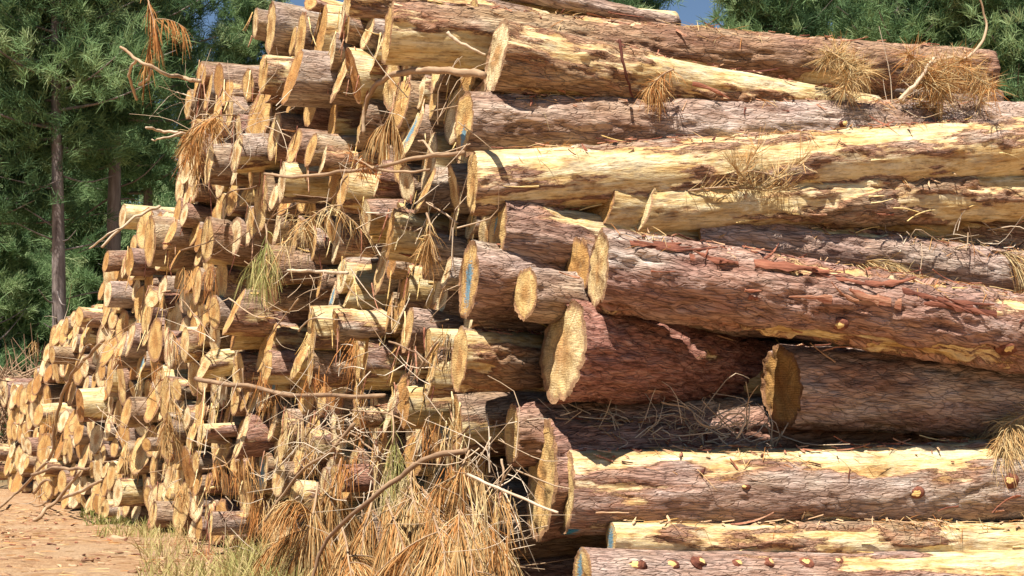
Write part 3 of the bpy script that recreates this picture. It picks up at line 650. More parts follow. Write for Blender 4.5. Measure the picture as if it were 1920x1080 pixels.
for i in singles:
    e = ends[i]
    o, c = put_log('log', e['geo'], e['M'], e['A'], LAB[i], 'log ends on the wall of the pile'); ENDO[i] = o
    g = np.random.default_rng(7000 + i)
    if e['px'] > 240 and g.random() < .75:   # ragged bark and torn fibres at the cut
        segs = 44 if e['px'] > 420 else 24
        for _ in range(g.integers(2, 6)):
            wood = g.random() < .5; mb = MB()
            if g.random() < .35:
                p, out = surf_pt(e['geo'], segs, g.uniform(0, .45), g.uniform(40, 290))
                flap(mb, p, (g.choice([-1, 1]), 0, 0), out, g.uniform(.06, .2), g.uniform(.006, .02), g.uniform(.0, .3), g, g.uniform(.2, .9))
            else:        # fibres hanging down over the cut
                p, out = surf_pt(e['geo'], segs, 0, g.choice([g.uniform(195, 345), g.uniform(30, 150)]))
                flap(mb, p + np.array([-.012, 0, .02]), (-.08 + g.normal() * .08, g.normal() * .25, -1), np.array([-1.0, 0, 0]), g.uniform(.12, .5) if e['px'] < 430 else g.uniform(.08, .34), g.uniform(.008, .026) if e['px'] < 430 else g.uniform(.005, .016), g.uniform(-.02, .12), g, g.uniform(.15, .9))
            mb.build('wood_splinter' if wood else 'bark_strip', M_SPLINT if wood else M_FLAKE, o)
mb = MB()
for i in rest:
    e = ends[i]; M = np.array(e['M']).T
    for part, mi in ((e['geo'][0], 0), (e['geo'][1], 1)): mb.add(part[0] @ M + np.array(e['A']), part[1], mi, **part[2])
o = mb.build('stacked_logs', [M_BARK, M_CUT]); tag(o, 'mass of half-hidden logs filling the dark gaps behind the visible ends', 'logs', None, 'stuff')
for e in ends: e.pop('geo')

# ------------------------------------------------------------------ branches lying on and sticking out of the pile
def branch(name, label, lines, mat=M_STICK, group=None, cat='branch', tone=.6):
    """lines: list of (points, r0, r1); the first is the stem, the others its twigs"""
    base = Vector(tuple(lines[0][0][0])); o = None
    for j, (pts, r0, r1) in enumerate(lines):
        P = resample(pts, 8 * len(pts)); kn = RNG.normal(size=(3 * len(pts) + 1, 3)) * r0 * .28; P = P + np.stack([np.interp(np.linspace(0, 1, len(P)), np.linspace(0, 1, len(kn)), kn[:, c]) for c in range(3)], 1)
        mb = MB(); tube(mb, P - np.array(base), r0 * .8, r1 * .72, 8, wob=.12, tone=tone - .17 + RNG.normal() * .06)
        if o is None: o = mb.build(name, mat, loc=base); tag(o, label, cat, group)
        else: mb.build('twig', mat, o)
    return o
bw = lambda pts, off: [atw(x, y, off if np.ndim(off) == 0 else off[i]) for i, (x, y) in enumerate(pts)]
branch('pole', 'long pale splintered pole lying across the lower middle of the pile', [(bw([(366, 712), (440, 722), (540, 738), (722, 744)], .45), .032, .022)], cat='pole', tone=.45)
branch('forked_branch', 'thin grey forked branch lying across the upper middle of the pile', [(bw([(498, 326), (560, 331), (640, 322), (700, 315), (780, 296), (868, 288)], .5), .015, .022), (bw([(700, 316), (752, 322), (804, 319)], .5), .014, .011), (bw([(812, 290), (796, 268), (784, 264)], .5), .013, .008)])
branch('curved_branch', 'thick curved grey branch arching over the wide pale oval end', [(bw([(682, 250), (684, 205), (700, 165), (735, 141), (790, 133), (850, 134), (905, 141)], .5), .018, .036)], tone=.5)
branch('bare_branch', 'bare bent branch sticking out from the upper left of the pile against the trees', [([*bw([(372, 150), (345, 146)], .5), atw(310, 138, .8), atw(275, 122, 1.0), atw(250, 106, 1.1), atw(227, 88, 1.2)], .028, .02), ([atw(285, 127, .95), atw(279, 146, .95), atw(262, 158, .95)], .018, .022), ([atw(255, 112, 1.05), atw(243, 130, 1.05), atw(246, 155, 1.0), atw(256, 187, .9)], .018, .022)], tone=.7)
branch('arching_twig', 'long thin twig arching down the left slope to the ground', [(bw([(194, 638), (165, 668), (136, 700), (116, 745), (104, 800), (96, 850), (66, 890), (30, 925), (-5, 955)], [.4, .45, .5, .5, .5, .5, .5, .6, 1.15]), .03, .035), (bw([(136, 700), (160, 652), (172, 646)], .6), .02, .01)], tone=.55)
branch('stick', 'straight stick leaning at the left foot of the pile, lower of two', [(bw([(64, 978), (100, 945), (152, 882)], [1.1, .7, .4]), .04, .03)], tone=.7)
branch('stick', 'straight stick leaning at the left foot of the pile, upper of two', [(bw([(112, 936), (150, 920), (192, 902)], [.5, .5, .4]), .035, .03)], tone=.7)
branch('looped_branch', 'looped brown branch bent into a hoop at the bottom left', [(bw([(60, 890), (100, 879), (140, 878), (168, 880)], [.6, .6, .5, .4]), .035, .03), (bw([(62, 925), (88, 900), (100, 915), (92, 940), (62, 950)], [.7, .7, .6, .6, .7]), .03, .02)], tone=.5)
branch('dead_branch', 'long bare stem slanting over the heap of orange needles in front', [(bw([(582, 1095), (600, 1040), (625, 1000), (690, 940), (750, 895), (800, 860), (876, 845)], [1.1, 1.05, 1.0, .9, .75, .65, .5]), .014, .028)], tone=.5)
branch('dead_branch', 'thin bare stem left of the orange needle heap', [(bw([(496, 978), (530, 928), (570, 880), (620, 845), (664, 795)], [.8, .7, .65, .6, .5]), .012, .022)], tone=.5)
branch('stick', 'pale straight twig crossing left of the tall weathered end', [(bw([(876, 890), (960, 925), (1046, 962)], .9), .012, .009)], tone=.85)
branch('snag', 'dead snag with fine twigs sticking left from the stepped shoulder', [([*bw([(300, 388), (262, 402), (228, 428), (190, 464)], [.4, .7, .9, 1.1])], .022, .02), ([atw(228, 428, .9), atw(205, 438, 1.1), atw(168, 466, 1.2)], .014, .012)], tone=.75)
branch('snag', 'fine dry snag with curled tips jutting left above the shoulder', [([*bw([(380, 250), (340, 250), (300, 244), (274, 238)], [.4, .7, .9, 1.1])], .022, .018), ([atw(340, 250, .7), atw(310, 258, .9), atw(285, 262, 1.0)], .014, .01)], tone=.75)
zz = lambda px, py, s: at(px, py, layer_z(px, s))
branch('bent_twig', 'tall bent grey twig rising against the trees at top right', [([zz(1690, 190, 9.6), zz(1722, 150, 9.6), zz(1760, 112, 9.7), zz(1818, 104, 9.8), zz(1850, 52, 9.9), zz(1836, -10, 9.9)], .022, .010)], tone=.75)
branch('bent_twig', 'short grey twig propped among the orange needles at top right', [([zz(1690, 188, 9.5), zz(1715, 160, 9.45), zz(1740, 125, 9.5), zz(1752, 108, 9.6)], .022, .014)], tone=.8)
branch('stick', 'dark thin stick propped against the pale cut log near the top', [([zz(1161, 76, 9.50), zz(1172, 130, 9.45), zz(1186, 182, 9.5)], .014, .010)], M_FLAKE, tone=.15)
branch('stick', 'thin pale stick lying in front of the needle-tipped log near the top', [([zz(838, 62, 9.9), zz(870, 84, 9.85), zz(912, 104, 9.8)], .016, .012)], tone=.85)
branch('curled_twig', 'thin curled twig rising from a log top over the bleached thick log at right', [([zz(1372, 322, 9.2), zz(1420, 322, 9.15), zz(1470, 338, 9.15), zz(1504, 362, 9.2)], .008, .006)], tone=.6)
branch('thin_rod', 'thin pale rod lying level in the middle of the pile', [(bw([(540, 506), (600, 508), (652, 512)], .5), .018, .018)], tone=.85)
branch('bent_twig', 'bent dead twig with angular loops beside the ring-grained end', [([zz(1380, 822, 8.9), zz(1398, 785, 8.9), zz(1370, 775, 8.95), zz(1340, 800, 9.0), zz(1310, 790, 9.0), zz(1290, 765, 9.1), zz(1240, 755, 9.1)], .010, .008)], tone=.75)
g = np.random.default_rng(21)
# a scatter of bare twigs over the wall of ends: each crooked twig is a thing
SIDE = [(430, 560, 520, 590), (560, 620, 640, 600), (480, 350, 420, 420), (395, 480, 470, 430), (600, 780, 520, 880), (660, 770, 780, 800), (700, 845, 610, 800), (455, 690, 470, 790), (340, 560, 400, 640), (300, 700, 260, 770), (250, 780, 330, 830), (820, 640, 770, 720), (730, 640, 800, 680), (860, 420, 800, 380), (340, 470, 420, 440), (210, 650, 260, 600), (500, 440, 560, 380), (650, 330, 600, 380), (420, 170, 470, 200), (560, 560, 500, 640), (180, 760, 230, 830), (380, 880, 450, 830), (880, 800, 840, 880), (940, 860, 900, 960)]
WORD = {}
for j, (x0, y0, x1, y1) in enumerate(SIDE):
    mx, my = (x0 + x1) / 2 + g.normal() * 16, (y0 + y1) / 2 + g.normal() * 12
    m = min(taken, key=lambda q: (ends[q]['cx'] - mx) ** 2 + (ends[q]['cy'] - my) ** 2)
    k = int(round(math.degrees(math.atan2(ends[m]['cy'] - my, mx - ends[m]['cx'])) / 45)) % 8
    nm = WORD.get((m, k), 0); WORD[(m, k)] = nm + 1
    branch('crooked_twig', f"{'second ' if nm else ''}crooked dry twig lying {DIRS[k]} the {taken[m][1]}", [(bw([(x0, y0), (mx, my), (x1, y1)], g.uniform(.3, .5)), .010, .006), (bw([(mx, my), (mx + g.normal() * 25, my - g.uniform(5, 40))], (.4)), .007, .004)], group='crooked twigs on the pile', tone=g.uniform(.35, .75))

# ------------------------------------------------------------------ dead pine needles
def tuft_dirs(n, axis, spread, g):
    d = np.asarray(axis, float)[None] + g.normal(size=(n, 3)) * spread
    return d / np.linalg.norm(d, axis=1)[:, None]
def needle_branch(name, label, pts, mat, nn, length, width=.006, spread=.55, droop=1.0, tone=(.3, .7), group=None, twigs=4, stem=.012, cat='dead branch', lead=.6, part='needles'):
    """a dead shoot: stem, side twigs, and needles along the twigs"""
    g = np.random.default_rng(int(abs(pts[0][0]) * 1000) % 99991); base = Vector(tuple(pts[0])); P = resample(pts, 20) - np.array(base)
    mb = MB(); tube(mb, P, stem, stem * .4, 6, wob=.1, tone=.35)
    o = mb.build(name, M_STICK, loc=base); tag(o, label, cat, group)
    B, D = [], []; mbt = MB()
    T = np.gradient(P, axis=0); T /= np.linalg.norm(T, axis=1)[:, None] + 1e-9
    lines = [P]
    for _ in range(twigs):
        i = g.integers(4, 19); d = T[i] * .6 + g.normal(size=3) * .55 + np.array([0, 0, -.35 * droop]); d /= np.linalg.norm(d)
        Lt = np.linalg.norm(P[-1] - P[0]) * g.uniform(.3, .6); q = np.linspace(0, 1, 8)[:, None]
        Q = P[i] + d * Lt * q + np.array([0, 0, -1]) * droop * .35 * Lt * q ** 2
        tube(mbt, Q, stem * .5, stem * .25, 5, tone=.4); lines.append(Q)
    if twigs: mbt.build('twig', M_STICK, o)
    per = nn // len(lines)
    for Q in lines:
        t = g.random(per) ** .8 * (len(Q) - 1.001); i = t.astype(int); f = (t - i)[:, None]
        B.append(Q[i] * (1 - f) + Q[i + 1] * f); tt = Q[i + 1] - Q[i]; tt /= np.linalg.norm(tt, axis=1)[:, None] + 1e-9
        D.append(tt * lead + g.normal(size=(per, 3)) * spread + np.array([0, 0, -.5 * droop]))
    B = np.vstack(B); D = np.vstack(D); mb = MB()
    needles(mb, B, D, length, width, droop, g.uniform(tone[0], tone[1], len(B)))
    mb.build(part, mat, o, smooth=False); return o
dl = 'dead pine boughs heaped at the foot of the pile'
BOUGH = [('broad orange dead bough, lowest left of the heap in front', [(596, 905), (588, 960), (572, 1020), (560, 1090)], 1.6),
         ('orange dead bough hanging from the long bare stem, lower middle', [(640, 985), (650, 1020), (655, 1060), (668, 1110)], 1.9),
         ('rust-orange dead bough left of the pale upright end in front', [(700, 925), (690, 970), (668, 1020), (640, 1080)], 1.5),
         ('straw-coloured dead bough at the top of the needle heap', [(775, 868), (770, 900), (775, 935), (790, 985)], 1.1),
         ('bright orange dead bough in the centre of the needle heap', [(722, 930), (735, 965), (752, 1010), (770, 1075)], 1.6),
         ('drooping orange dead bough right of the heap centre', [(800, 930), (815, 975), (832, 1030), (845, 1095)], 1.7),
         ('brown dead bough on the right flank of the needle heap', [(840, 915), (862, 965), (878, 1020), (892, 1080)], 1.4),
         ('thin tan dead bough leaning at the right end of the heap', [(760, 900), (800, 925), (830, 980), (850, 1030)], 1.0),
         ('tan dead bough hanging above the orange heap at left', [(640, 860), (628, 900), (610, 945), (600, 990)], 1.0)]
for j, (lab, pts, off) in enumerate(BOUGH):
    tn = (.30, .88) if 'orange' in lab or 'rust' in lab else (.35, .95)
    needle_branch('dead_pine_bough', lab, bw(pts, [off * .38, off * .45, off * .5, off * .52]), M_NEEDLE, 1800, .28, .0052, .32, 1.2, tn, dl, 8, .010, lead=.9)
TUFT = [('rusty needle tuft dangling against the trees at upper left', [atw(272, -30, .9), atw(280, 10, .9), atw(288, 40, .9), atw(290, 66, .9)], M_NEEDLE, 300, .30, .011, .3, 1.3, (.15, .6)),
        ('reddish-tan needle tuft hanging beside the ragged blue-streaked end', [atw(738, 204, .45), atw(732, 216, .47), atw(724, 236, .47), atw(718, 262, .45)], M_NEEDLE, 420, .22, .006, .22, 1.4, (.2, .8)),
        ('spiky reddish needle star under the forked branch', [atw(700, 316, .6), atw(684, 306, .62), atw(672, 300, .65), atw(660, 298, .66)], M_NEEDLE, 160, .14, .006, .7, .4, (.0, .4)),
        ('drooping straw needle bundle in the middle of the pile', [atw(640, 385, .5), atw(615, 388, .6), atw(590, 405, .6), atw(572, 440, .55)], M_NEEDLE, 260, .28, .006, .75, 1.0, (.5, 1.0)),
        ('fading green needle bundle left of the middle of the pile', [atw(498, 420, .5), atw(500, 445, .65), atw(492, 480, .65), atw(470, 520, .6)], M_GREENDL, 240, .34, .007, .4, 1.3, (.3, 1)),
        ('fading green needle bundle right of the dead stem, lower middle', [atw(735, 770, .5), atw(738, 800, .6), atw(736, 830, .65), atw(730, 860, .6)], M_GREENDL, 140, .26, .006, .45, 1.2, (.4, 1)),
        ('straw needle clump on the needle-tipped log, left of two at upper right', [zz(1535, 92, 9.7), zz(1560, 98, 9.6), zz(1585, 118, 9.57), zz(1605, 145, 9.57)], M_NEEDLE, 1000, .20, .0045, .95, .25, (.5, 1.0)),
        ('orange-tan needle clump over the log tip at upper right', [zz(1700, 172, 9.55), zz(1740, 138, 9.5), zz(1780, 122, 9.5), zz(1825, 130, 9.55)], M_NEEDLE, 1500, .22, .0045, .95, .25, (.3, .95)),
        ('drooping straw needle clump at the right edge over the striped log', [zz(1935, 770, 8.9), zz(1910, 782, 8.75), zz(1890, 800, 8.7), zz(1878, 840, 8.65)], M_NEEDLE, 1200, .24, .005, .6, 1.0, (.6, 1.0)),
        ('small brown needle tuft on the bare part of the pale cut log', [zz(1262, 130, 9.55), zz(1245, 138, 9.5), zz(1232, 150, 9.5), zz(1220, 162, 9.5)], M_NEEDLE, 360, .16, .005, .5, .8, (.1, .8)),
        ('flat straw needle patch on the long grey log', [zz(1540, 480, 9.40), zz(1600, 488, 9.38), zz(1650, 500, 9.36), zz(1700, 512, 9.34)], M_NEEDLE, 520, .22, .005, .3, .5, (.6, 1.0)),
        ('straw needle patch at the right end of the long grey log', [zz(1860, 470, 9.35), zz(1890, 474, 9.33), zz(1915, 482, 9.3), zz(1940, 490, 9.3)], M_NEEDLE, 320, .22, .005, .4, .6, (.5, 1.0)),
        ('dry straw needles standing up between the bleached log and shaggy log', [zz(1290, 358, 9.3), zz(1340, 352, 9.25), zz(1390, 352, 9.25), zz(1440, 358, 9.25)], M_NEEDLE, 380, .18, .006, .8, -.4, (.5, 1.0)),
        ('brown needle mat on the left shoulder of the pile', [atw(430, 215, .4), atw(400, 220, .55), atw(370, 235, .6), atw(345, 252, .7)], M_NEEDLE, 620, .30, .010, .5, .8, (.2, .8)),
        ('tan needle cluster below the straw bundle by the dark hollow', [atw(800, 400, .5), atw(806, 420, .55), atw(803, 445, .55), atw(800, 470, .5)], M_NEEDLE, 170, .20, .006, .6, 1.0, (.4, .9)),
        ('straw needle tuft hanging from the dark hollow right of the heap', [atw(880, 845, .5), atw(872, 862, .55), atw(862, 885, .6), atw(852, 910, .6)], M_NEEDLE, 420, .26, .006, .35, 1.2, (.3, .9)),
        ('grey-tan needle fan among the ends on the lower left', [atw(318, 720, .5), atw(318, 745, .6), atw(314, 775, .6), atw(308, 800, .6)], M_NEEDLE, 240, .26, .009, .4, 1.2, (.4, 1.0))]
for lab, pts, mat, nn, ln, wd, sp, dr, tn in TUFT:
    needle_branch('needle_tuft', lab, pts, mat, int(nn * (.75 if pts[0][0] < 0 else 1)), ln * (.68 if pts[0][0] < -.2 else .9), wd * .8, sp, dr, tn, None, 7 if 'upper right' in lab else 4, .008, cat='needle tuft', lead=.25 if 'upper right' in lab else .6)
# hanging pale strips and dry shoots on the lower wall
g = np.random.default_rng(31)
mb = MB()
def patch(x0, x1, y0, y1, n, off0, off1, fn):
    for _ in range(n): fn(g.uniform(x0, x1), g.uniform(y0, y1), g.uniform(off0, off1))
def tw(px, py, off):
    p = np.array(atw(px, py, off)); d = g.normal(size=3) * (1, .6, 1); d /= np.linalg.norm(d); L = g.uniform(.15, .6)
    m = p + d * L * .5 + g.normal(size=3) * L * .14; e = p + d * L + g.normal(size=3) * L * .18
    tube(mb, resample([p, m, e], 6), g.uniform(.002, .006), .0015, 4, tone=g.uniform(.45, .95), cap=False)
patch(540, 720, 765, 860, 80, .2, .6, tw); patch(880, 975, 800, 1080, 70, .2, .5, tw); patch(420, 900, 850, 1090, 80, .3, .7, tw)
patch(380, 860, 380, 760, 80, .25, .6, tw); patch(60, 400, 560, 950, 60, .3, .8, tw); patch(350, 520, 170, 260, 60, .2, .6, tw); patch(640, 900, 130, 300, 14, .3, .6, tw)
o = mb.build('twig_litter', M_STICK); tag(o, 'tangle of fine dry twigs caught all over the pile', 'twigs', None, 'stuff')
mb = MB()
def tw2(px, py, s):
    p = np.array(zz(px, py, s)); d = g.normal(size=3) * (1, .5, .6); d /= np.linalg.norm(d); L = g.uniform(.1, .4)
    m = p + d * L * .5 + g.normal(size=3) * L * .2; e = p + d * L + g.normal(size=3) * L * .25
    tube(mb, resample([p, m, e], 6), g.uniform(.003, .006), .002, 4, tone=g.uniform(.5, .95), cap=False)
patch(1060, 1330, 770, 832, 85, 9.05, 9.35, tw2); patch(1320, 1470, 790, 822, 40, 8.95, 9.2, tw2); patch(1560, 1800, 190, 205, 40, 9.6, 9.75, tw2); patch(1650, 1900, 430, 470, 30, 9.3, 9.5, tw2)
o = mb.build('twig_litter', M_STICK); tag(o, 'pale twig tangle lying on top of the long striped log', 'twigs', None, 'stuff')
mb = MB()
def sp(px, py, off):
    p = np.array(atw(px, py, off)); n = 26; d = tuft_dirs(n, (g.normal() * .2, -.2, -.9), .28, g)
    needles(mb, p + g.normal(size=(n, 3)) * .04, d, g.uniform(.16, .28), .006, .8, np.clip(g.uniform(.2, .95) + g.normal(size=n) * .1, 0, 1))
patch(330, 560, 850, 1080, 14, .3, .8, sp); patch(860, 950, 840, 1080, 6, .4, .7, sp); patch(440, 860, 760, 960, 11, .3, .7, sp); patch(330, 860, 400, 760, 9, .3, .5, sp); patch(60, 330, 640, 920, 8, .4, .6, sp)
o = mb.build('needle_litter', M_NEEDLE, smooth=False); tag(o, 'loose dead pine needles hanging in wisps over the lower pile', 'needles', None, 'stuff')

# bark crumbs and torn flakes lying along the tops of the front logs
mb = MB(); g = np.random.default_rng(55)
for k, x0, x1, n, mt in ((4, .3, 4.2, 150, 0), (5, .2, 4.2, 90, 0), (9, .1, 3.5, 90, 0), (10, .2, 3.8, 100, 0), (18, .1, 3.6, 110, 0), (3, .5, 3, 60, 0), (2, .5, 5, 60, 0), (7, .1, 3.2, 110, 1), (15, .1, 1, 30, 0), (17, .1, 2.5, 60, 0), (19, .1, 3.5, 60, 1), (14, .1, 2, 30, 0)):
    M = np.array(FR[k][2]).T; L0 = np.array(FR[k][1])
    for _ in range(n):
        p, out = surf_pt(front_geo[k], NSEG, g.uniform(x0, min(x1, FR[k][3] - .2)), g.normal(98, 22)); p = p @ M + L0; out = out @ M
        t = g.normal(size=3); t -= out * (t @ out); t /= np.linalg.norm(t); t = t + np.array(AX) * g.choice([-1, 1]) * 1.0; t /= np.linalg.norm(t)
        flap(mb, p + out * .006, t, out, g.uniform(.02, .10) * (2.2 if g.random() < .12 else 1), g.uniform(.003, .014), g.uniform(0, .15), g, (.85 if mt else g.choice([.1, .3, .5, .75])))
tag(mb.build('bark_crumbs', M_FLAKE, smooth=False), 'reddish bark crumbs and torn flakes lying on the tops of the front logs', 'bark crumbs', None, 'stuff')
mb = MB()
for k, n in ((2, 220), (4, 260), (5, 200), (9, 320), (10, 260), (18, 220), (7, 160), (17, 200), (19, 160)):
    M = np.array(FR[k][2]).T; L0 = np.array(FR[k][1])
    P, D = [], []
    c = g.uniform(.2, 3.8, 7)
    for _ in range(n):
        p, out = surf_pt(front_geo[k], NSEG, min(abs(g.choice(c) + g.normal() * .15), FR[k][3] - .1), g.normal(95, 28)); P.append(p @ M + L0 + out @ M * .008); d = g.normal(size=3); o_ = out @ M; d -= o_ * (d @ o_) * .9; D.append(d)
    needles(mb, np.array(P), np.array(D), .15, .0045, .15, g.uniform(.2, 1, n))
tag(mb.build('needle_litter', M_NEEDLE, smooth=False), 'loose dead needles lying on the front logs', 'needles', None, 'stuff')
# ------------------------------------------------------------------ ground
def ground_h(x, y):
    p = np.stack([x, y, np.zeros_like(x)], -1)
    h = (fbm(p * .35, 51, 3) - .5) * .18 + (fbm(p * 2.2, 52, 4) - .5) * .13
    return h * np.exp(-np.maximum(0, y - 60) / 40) + 0.10 * np.maximum(0, y - 70) ** 1.15 * .25
m, nt, b, out = new_mat('forest_soil'); T = NT(nt)
v = T.n('ShaderNodeTexCoord').outputs['Object']
n1 = T.noise(v, .8, 5, .65); n2 = T.noise(v, 7, 5, .75); n3 = T.noise(v, 38, 4, .8)
col = T.ramp(n2, [(.30, (.20, .095, .045)), (.42, (.40, .215, .105)), (.55, (.53, .32, .165)), (.72, (.62, .44, .26))])
col = T.mix(T.ramp(n1, [(.45, (0, 0, 0)), (.62, (.7, .7, .7))]), col, T.ramp(n3, [(.3, (.40, .22, .12)), (.6, (.60, .43, .26))]))
col = T.mix(.8, col, T.ramp(n3, [(.30, (.42, .34, .28)), (.46, (1, 1, 1)), (.70, (1.1, 1.08, 1.05))]), 'MULTIPLY')
far = T.n('ShaderNodeSeparateXYZ'); T.l(v, far.inputs[0])
col = T.mix(T.ramp(T.math('DIVIDE', far.outputs[1], 100), [(.34, (0, 0, 0)), (.44, (1, 1, 1))]), col, T.ramp(n2, [(.3, (.045, .05, .018)), (.6, (.10, .115, .04)), (.8, (.2, .16, .07))]))
T.l(col, b.inputs['Base Color']); T.l(T.bump(T.math('ADD', n2, T.math('MULTIPLY', n3, .7)), .05, 1.0), b.inputs['Normal'])
def sheet(x0, x1, y0, y1, dx, dy):
    xs, ys = np.arange(x0, x1 + dx / 2, dx), np.arange(y0, y1 + dy / 2, dy); X, Y = np.meshgrid(xs, ys)
    X, Y = X.ravel(), Y.ravel(); return np.stack([X, Y, ground_h(X, Y)], -1), grid_faces(len(ys), len(xs), False)
xs = np.unique(np.concatenate([np.linspace(-600, -30, 40), np.arange(-30, 30, .35), np.linspace(30, 600, 40)]))
ys = np.unique(np.concatenate([np.linspace(-60, 0, 20), np.arange(0, 30, .25), np.linspace(30, 120, 90), np.linspace(120, 700, 40)]))
X, Y = np.meshgrid(xs, ys); X, Y = X.ravel(), Y.ravel()
mb = MB(); mb.add(np.stack([X, Y, ground_h(X, Y)], -1), grid_faces(len(ys), len(xs), False))
tag(mb.build('ground', m), kind='structure')
M_CLOD = simple_mat('soil_clods', [(0.2, (.18, .09, .05)), (0.5, (.36, .20, .105)), (0.9, (.48, .31, .18))], 20, (1, 1, 1), .02)
# chips of bark and wood lying on the soil, and grass
g = np.random.default_rng(44)
mb = MB(); n = 900
cx = g.uniform(-8.5, -1.0, n); cy = g.uniform(11, 26, n); ok = cx < -2.2 + (cy - 14) * -.16 + 1.4; cx, cy = cx[ok], cy[ok]; n = len(cx); hz = ground_h(cx, cy)
for i in range(n):
    L, w, a = g.uniform(.02, .13) * (1.6 if g.random() < .07 else 1), g.uniform(.008, .03), g.uniform(0, 6.28); d = np.array([math.cos(a), math.sin(a), g.normal() * .15])
    p = np.array([cx[i], cy[i], hz[i] + .012]); tube(mb, [p - d * L / 2, p + d * .01 + (0, 0, .01 * g.random()), p + d * L / 2], w * .8, w * .5, 5, flat=.4, wob=.4, tone=g.choice([.15, .45, .8]))
mbs = MB(); mb, keep_ = mbs, mb
for i in range(330):      # clods and stones
    x, y = g.uniform(-9, -2.2), g.uniform(12.5, 21); r = g.uniform(.012, .045) * (1.9 if g.random() < .1 else 1); z = float(ground_h(np.array([x]), np.array([y]))[0]); p = np.array([x, y, z])
    d = np.array([r, r * g.normal() * .4, 0]); tube(mb, [p - d, p - d * .5, p + d * .4, p + d], r * .55, r * .4, 7, flat=.75, wob=.6, tone=g.choice([.3, .55, .95]))
tag(mb.build('clods', M_CLOD), 'crumbly soil clods lying on the bare ground at left', 'soil clods', None, 'stuff'); mb = keep_
tag(mb.build('bark_chips', M_FLAKE, smooth=False), 'scattered bark and wood chips lying on the orange soil', 'bark chips', None, 'stuff')
mb = MB(); n = 2200
cx = g.uniform(-9, -1.0, n); cy = g.uniform(11, 27, n); hz = ground_h(cx, cy); a = g.uniform(0, 6.28, n)
needles(mb, np.stack([cx, cy, hz + .012], -1), np.stack([np.cos(a), np.sin(a), g.normal(size=n) * .06 + .05], -1), .20, .007, .15, g.uniform(.3, 1, n))
tag(mb.build('needle_litter', M_NEEDLE, smooth=False), 'dead pine needles strewn over the bare soil at left', 'needles', None, 'stuff')
def grass(px0, px1, py0, py1, n, hgt, tone, label, wid=.009):
    mb = MB(); px = g.uniform(px0, px1, n); py = g.uniform(py0, py1, n)
    z = F * EYE / np.maximum(py - HY, 30); P = np.stack([(px - HX) / F * z, z, np.zeros(n)], -1)
    c = vnoise(P * 1.6, 5) ; keep = c > .35; P = P[keep]; n = len(P)
    P[:, 2] = ground_h(P[:, 0], P[:, 1])
    needles(mb, P, np.stack([g.normal(size=n) * .35, g.normal(size=n) * .35, np.ones(n)], -1), hgt, wid, .6, np.clip(g.uniform(*tone, n), 0, 1))
    tag(mb.build('grass', M_GRASS, smooth=False), label, 'grass', None, 'stuff')
grass(262, 560, 1000, 1115, 1300, .32, (.65, 1), 'sparse dry straw-green grass growing at the foot of the pile')
grass(150, 250, 945, 985, 450, .2, (.1, .6), 'small green grass patch by the left foot of the pile', .012)
grass(180, 420, 965, 1010, 1100, .2, (.4, 1), 'low straw grass along the foot of the pile at left')
grass(430, 1000, 1040, 1140, 3800, .38, (.5, 1), 'dry straw grass among the needle heap in front')

# ------------------------------------------------------------------ trees
def pine_meshes(seed, H, crown0, rmax, nb, per, trunk_r):
    """radiata-like pine: whorls of upswept limbs carrying tufts of long needles"""
    g = np.random.default_rng(seed); mbT, mbC = MB(), MB()
    zs = np.linspace(0, H, 22); lean = g.normal(size=2) * .012
    P = np.stack([lean[0] * zs + .05 * np.sin(zs * .5 + seed), lean[1] * zs, zs], -1)
    tube(mbT, P, trunk_r, .03, 12, wob=.05)
    for _ in range(16):   # dead lower limbs
        z = g.uniform(.12 * H if crown0 > 3 else 1, max(2, crown0)); a = g.uniform(0, 6.28); d = np.array([math.cos(a), math.sin(a), g.normal() * .25]); L = g.uniform(.5, 1.8); q = np.array([P[:, 0].mean(), P[:, 1].mean(), z])
        tube(mbT, resample([q, q + d * L * .5 + (0, 0, -.05), q + d * L + (0, 0, g.normal() * .25)], 6), .03, .008, 5)
    B, D, TN, LN = [], [], [], []
    for k in range(nb):
        f = (k + g.random()) / nb; z = crown0 + (H - crown0) * f ** 1.0; a = g.uniform(0, 6.28)
        L = rmax * (1 - .78 * f) * g.uniform(.55, 1.15); up = .10 + .5 * f
        h = np.array([math.cos(a), math.sin(a), 0]); q0 = np.array([lean[0] * z, lean[1] * z, z])
        pts = resample([q0, q0 + h * L * .5 + (0, 0, L * up * .35 - .08), q0 + h * L + (0, 0, L * up)], 9)
        tube(mbT, pts, .035 * (1 - .6 * f) + .012, .008, 5, cap=False)
        tn = np.clip(.34 + g.normal() * .30 + .12 * f, .05, .9)  # random limb tone, spread wide to paint in sunlit and shaded clumps
        for j in range(per):
            t = g.uniform(.25, 1.0); i = min(7, int(t * 8)); c = pts[i] + g.normal(size=3) * (.30 * L * .35 + .12) * np.array([1, 1, .6])
            nn = 28; ax = h * .5 + np.array([0, 0, .65]) + g.normal(size=3) * .35
            dd = ax + g.normal(size=(nn, 3)) * .55
            B.append(c + g.normal(size=(nn, 3)) * .07); D.append(dd); TN.append(np.clip(tn + g.normal(size=nn) * .06 + g.normal() * .10, 0, 1))
    B, D, TN = np.vstack(B), np.vstack(D), np.concatenate(TN)
    needles(mbC, B, D, 36e-2, .019, .25, TN)
    return mbT.mesh('pine_trunk', M_TRUNK), mbC.mesh('pine_crown', M_PINE, False)
KIND = {'tall': [pine_meshes(61 + i, 19, 8.2 - .6 * i, 3.4, 105, 28, .23) for i in range(3)],
        'young': [pine_meshes(81 + i, 8.0, .6, 2.3, 90, 26, .09) for i in range(2)]}
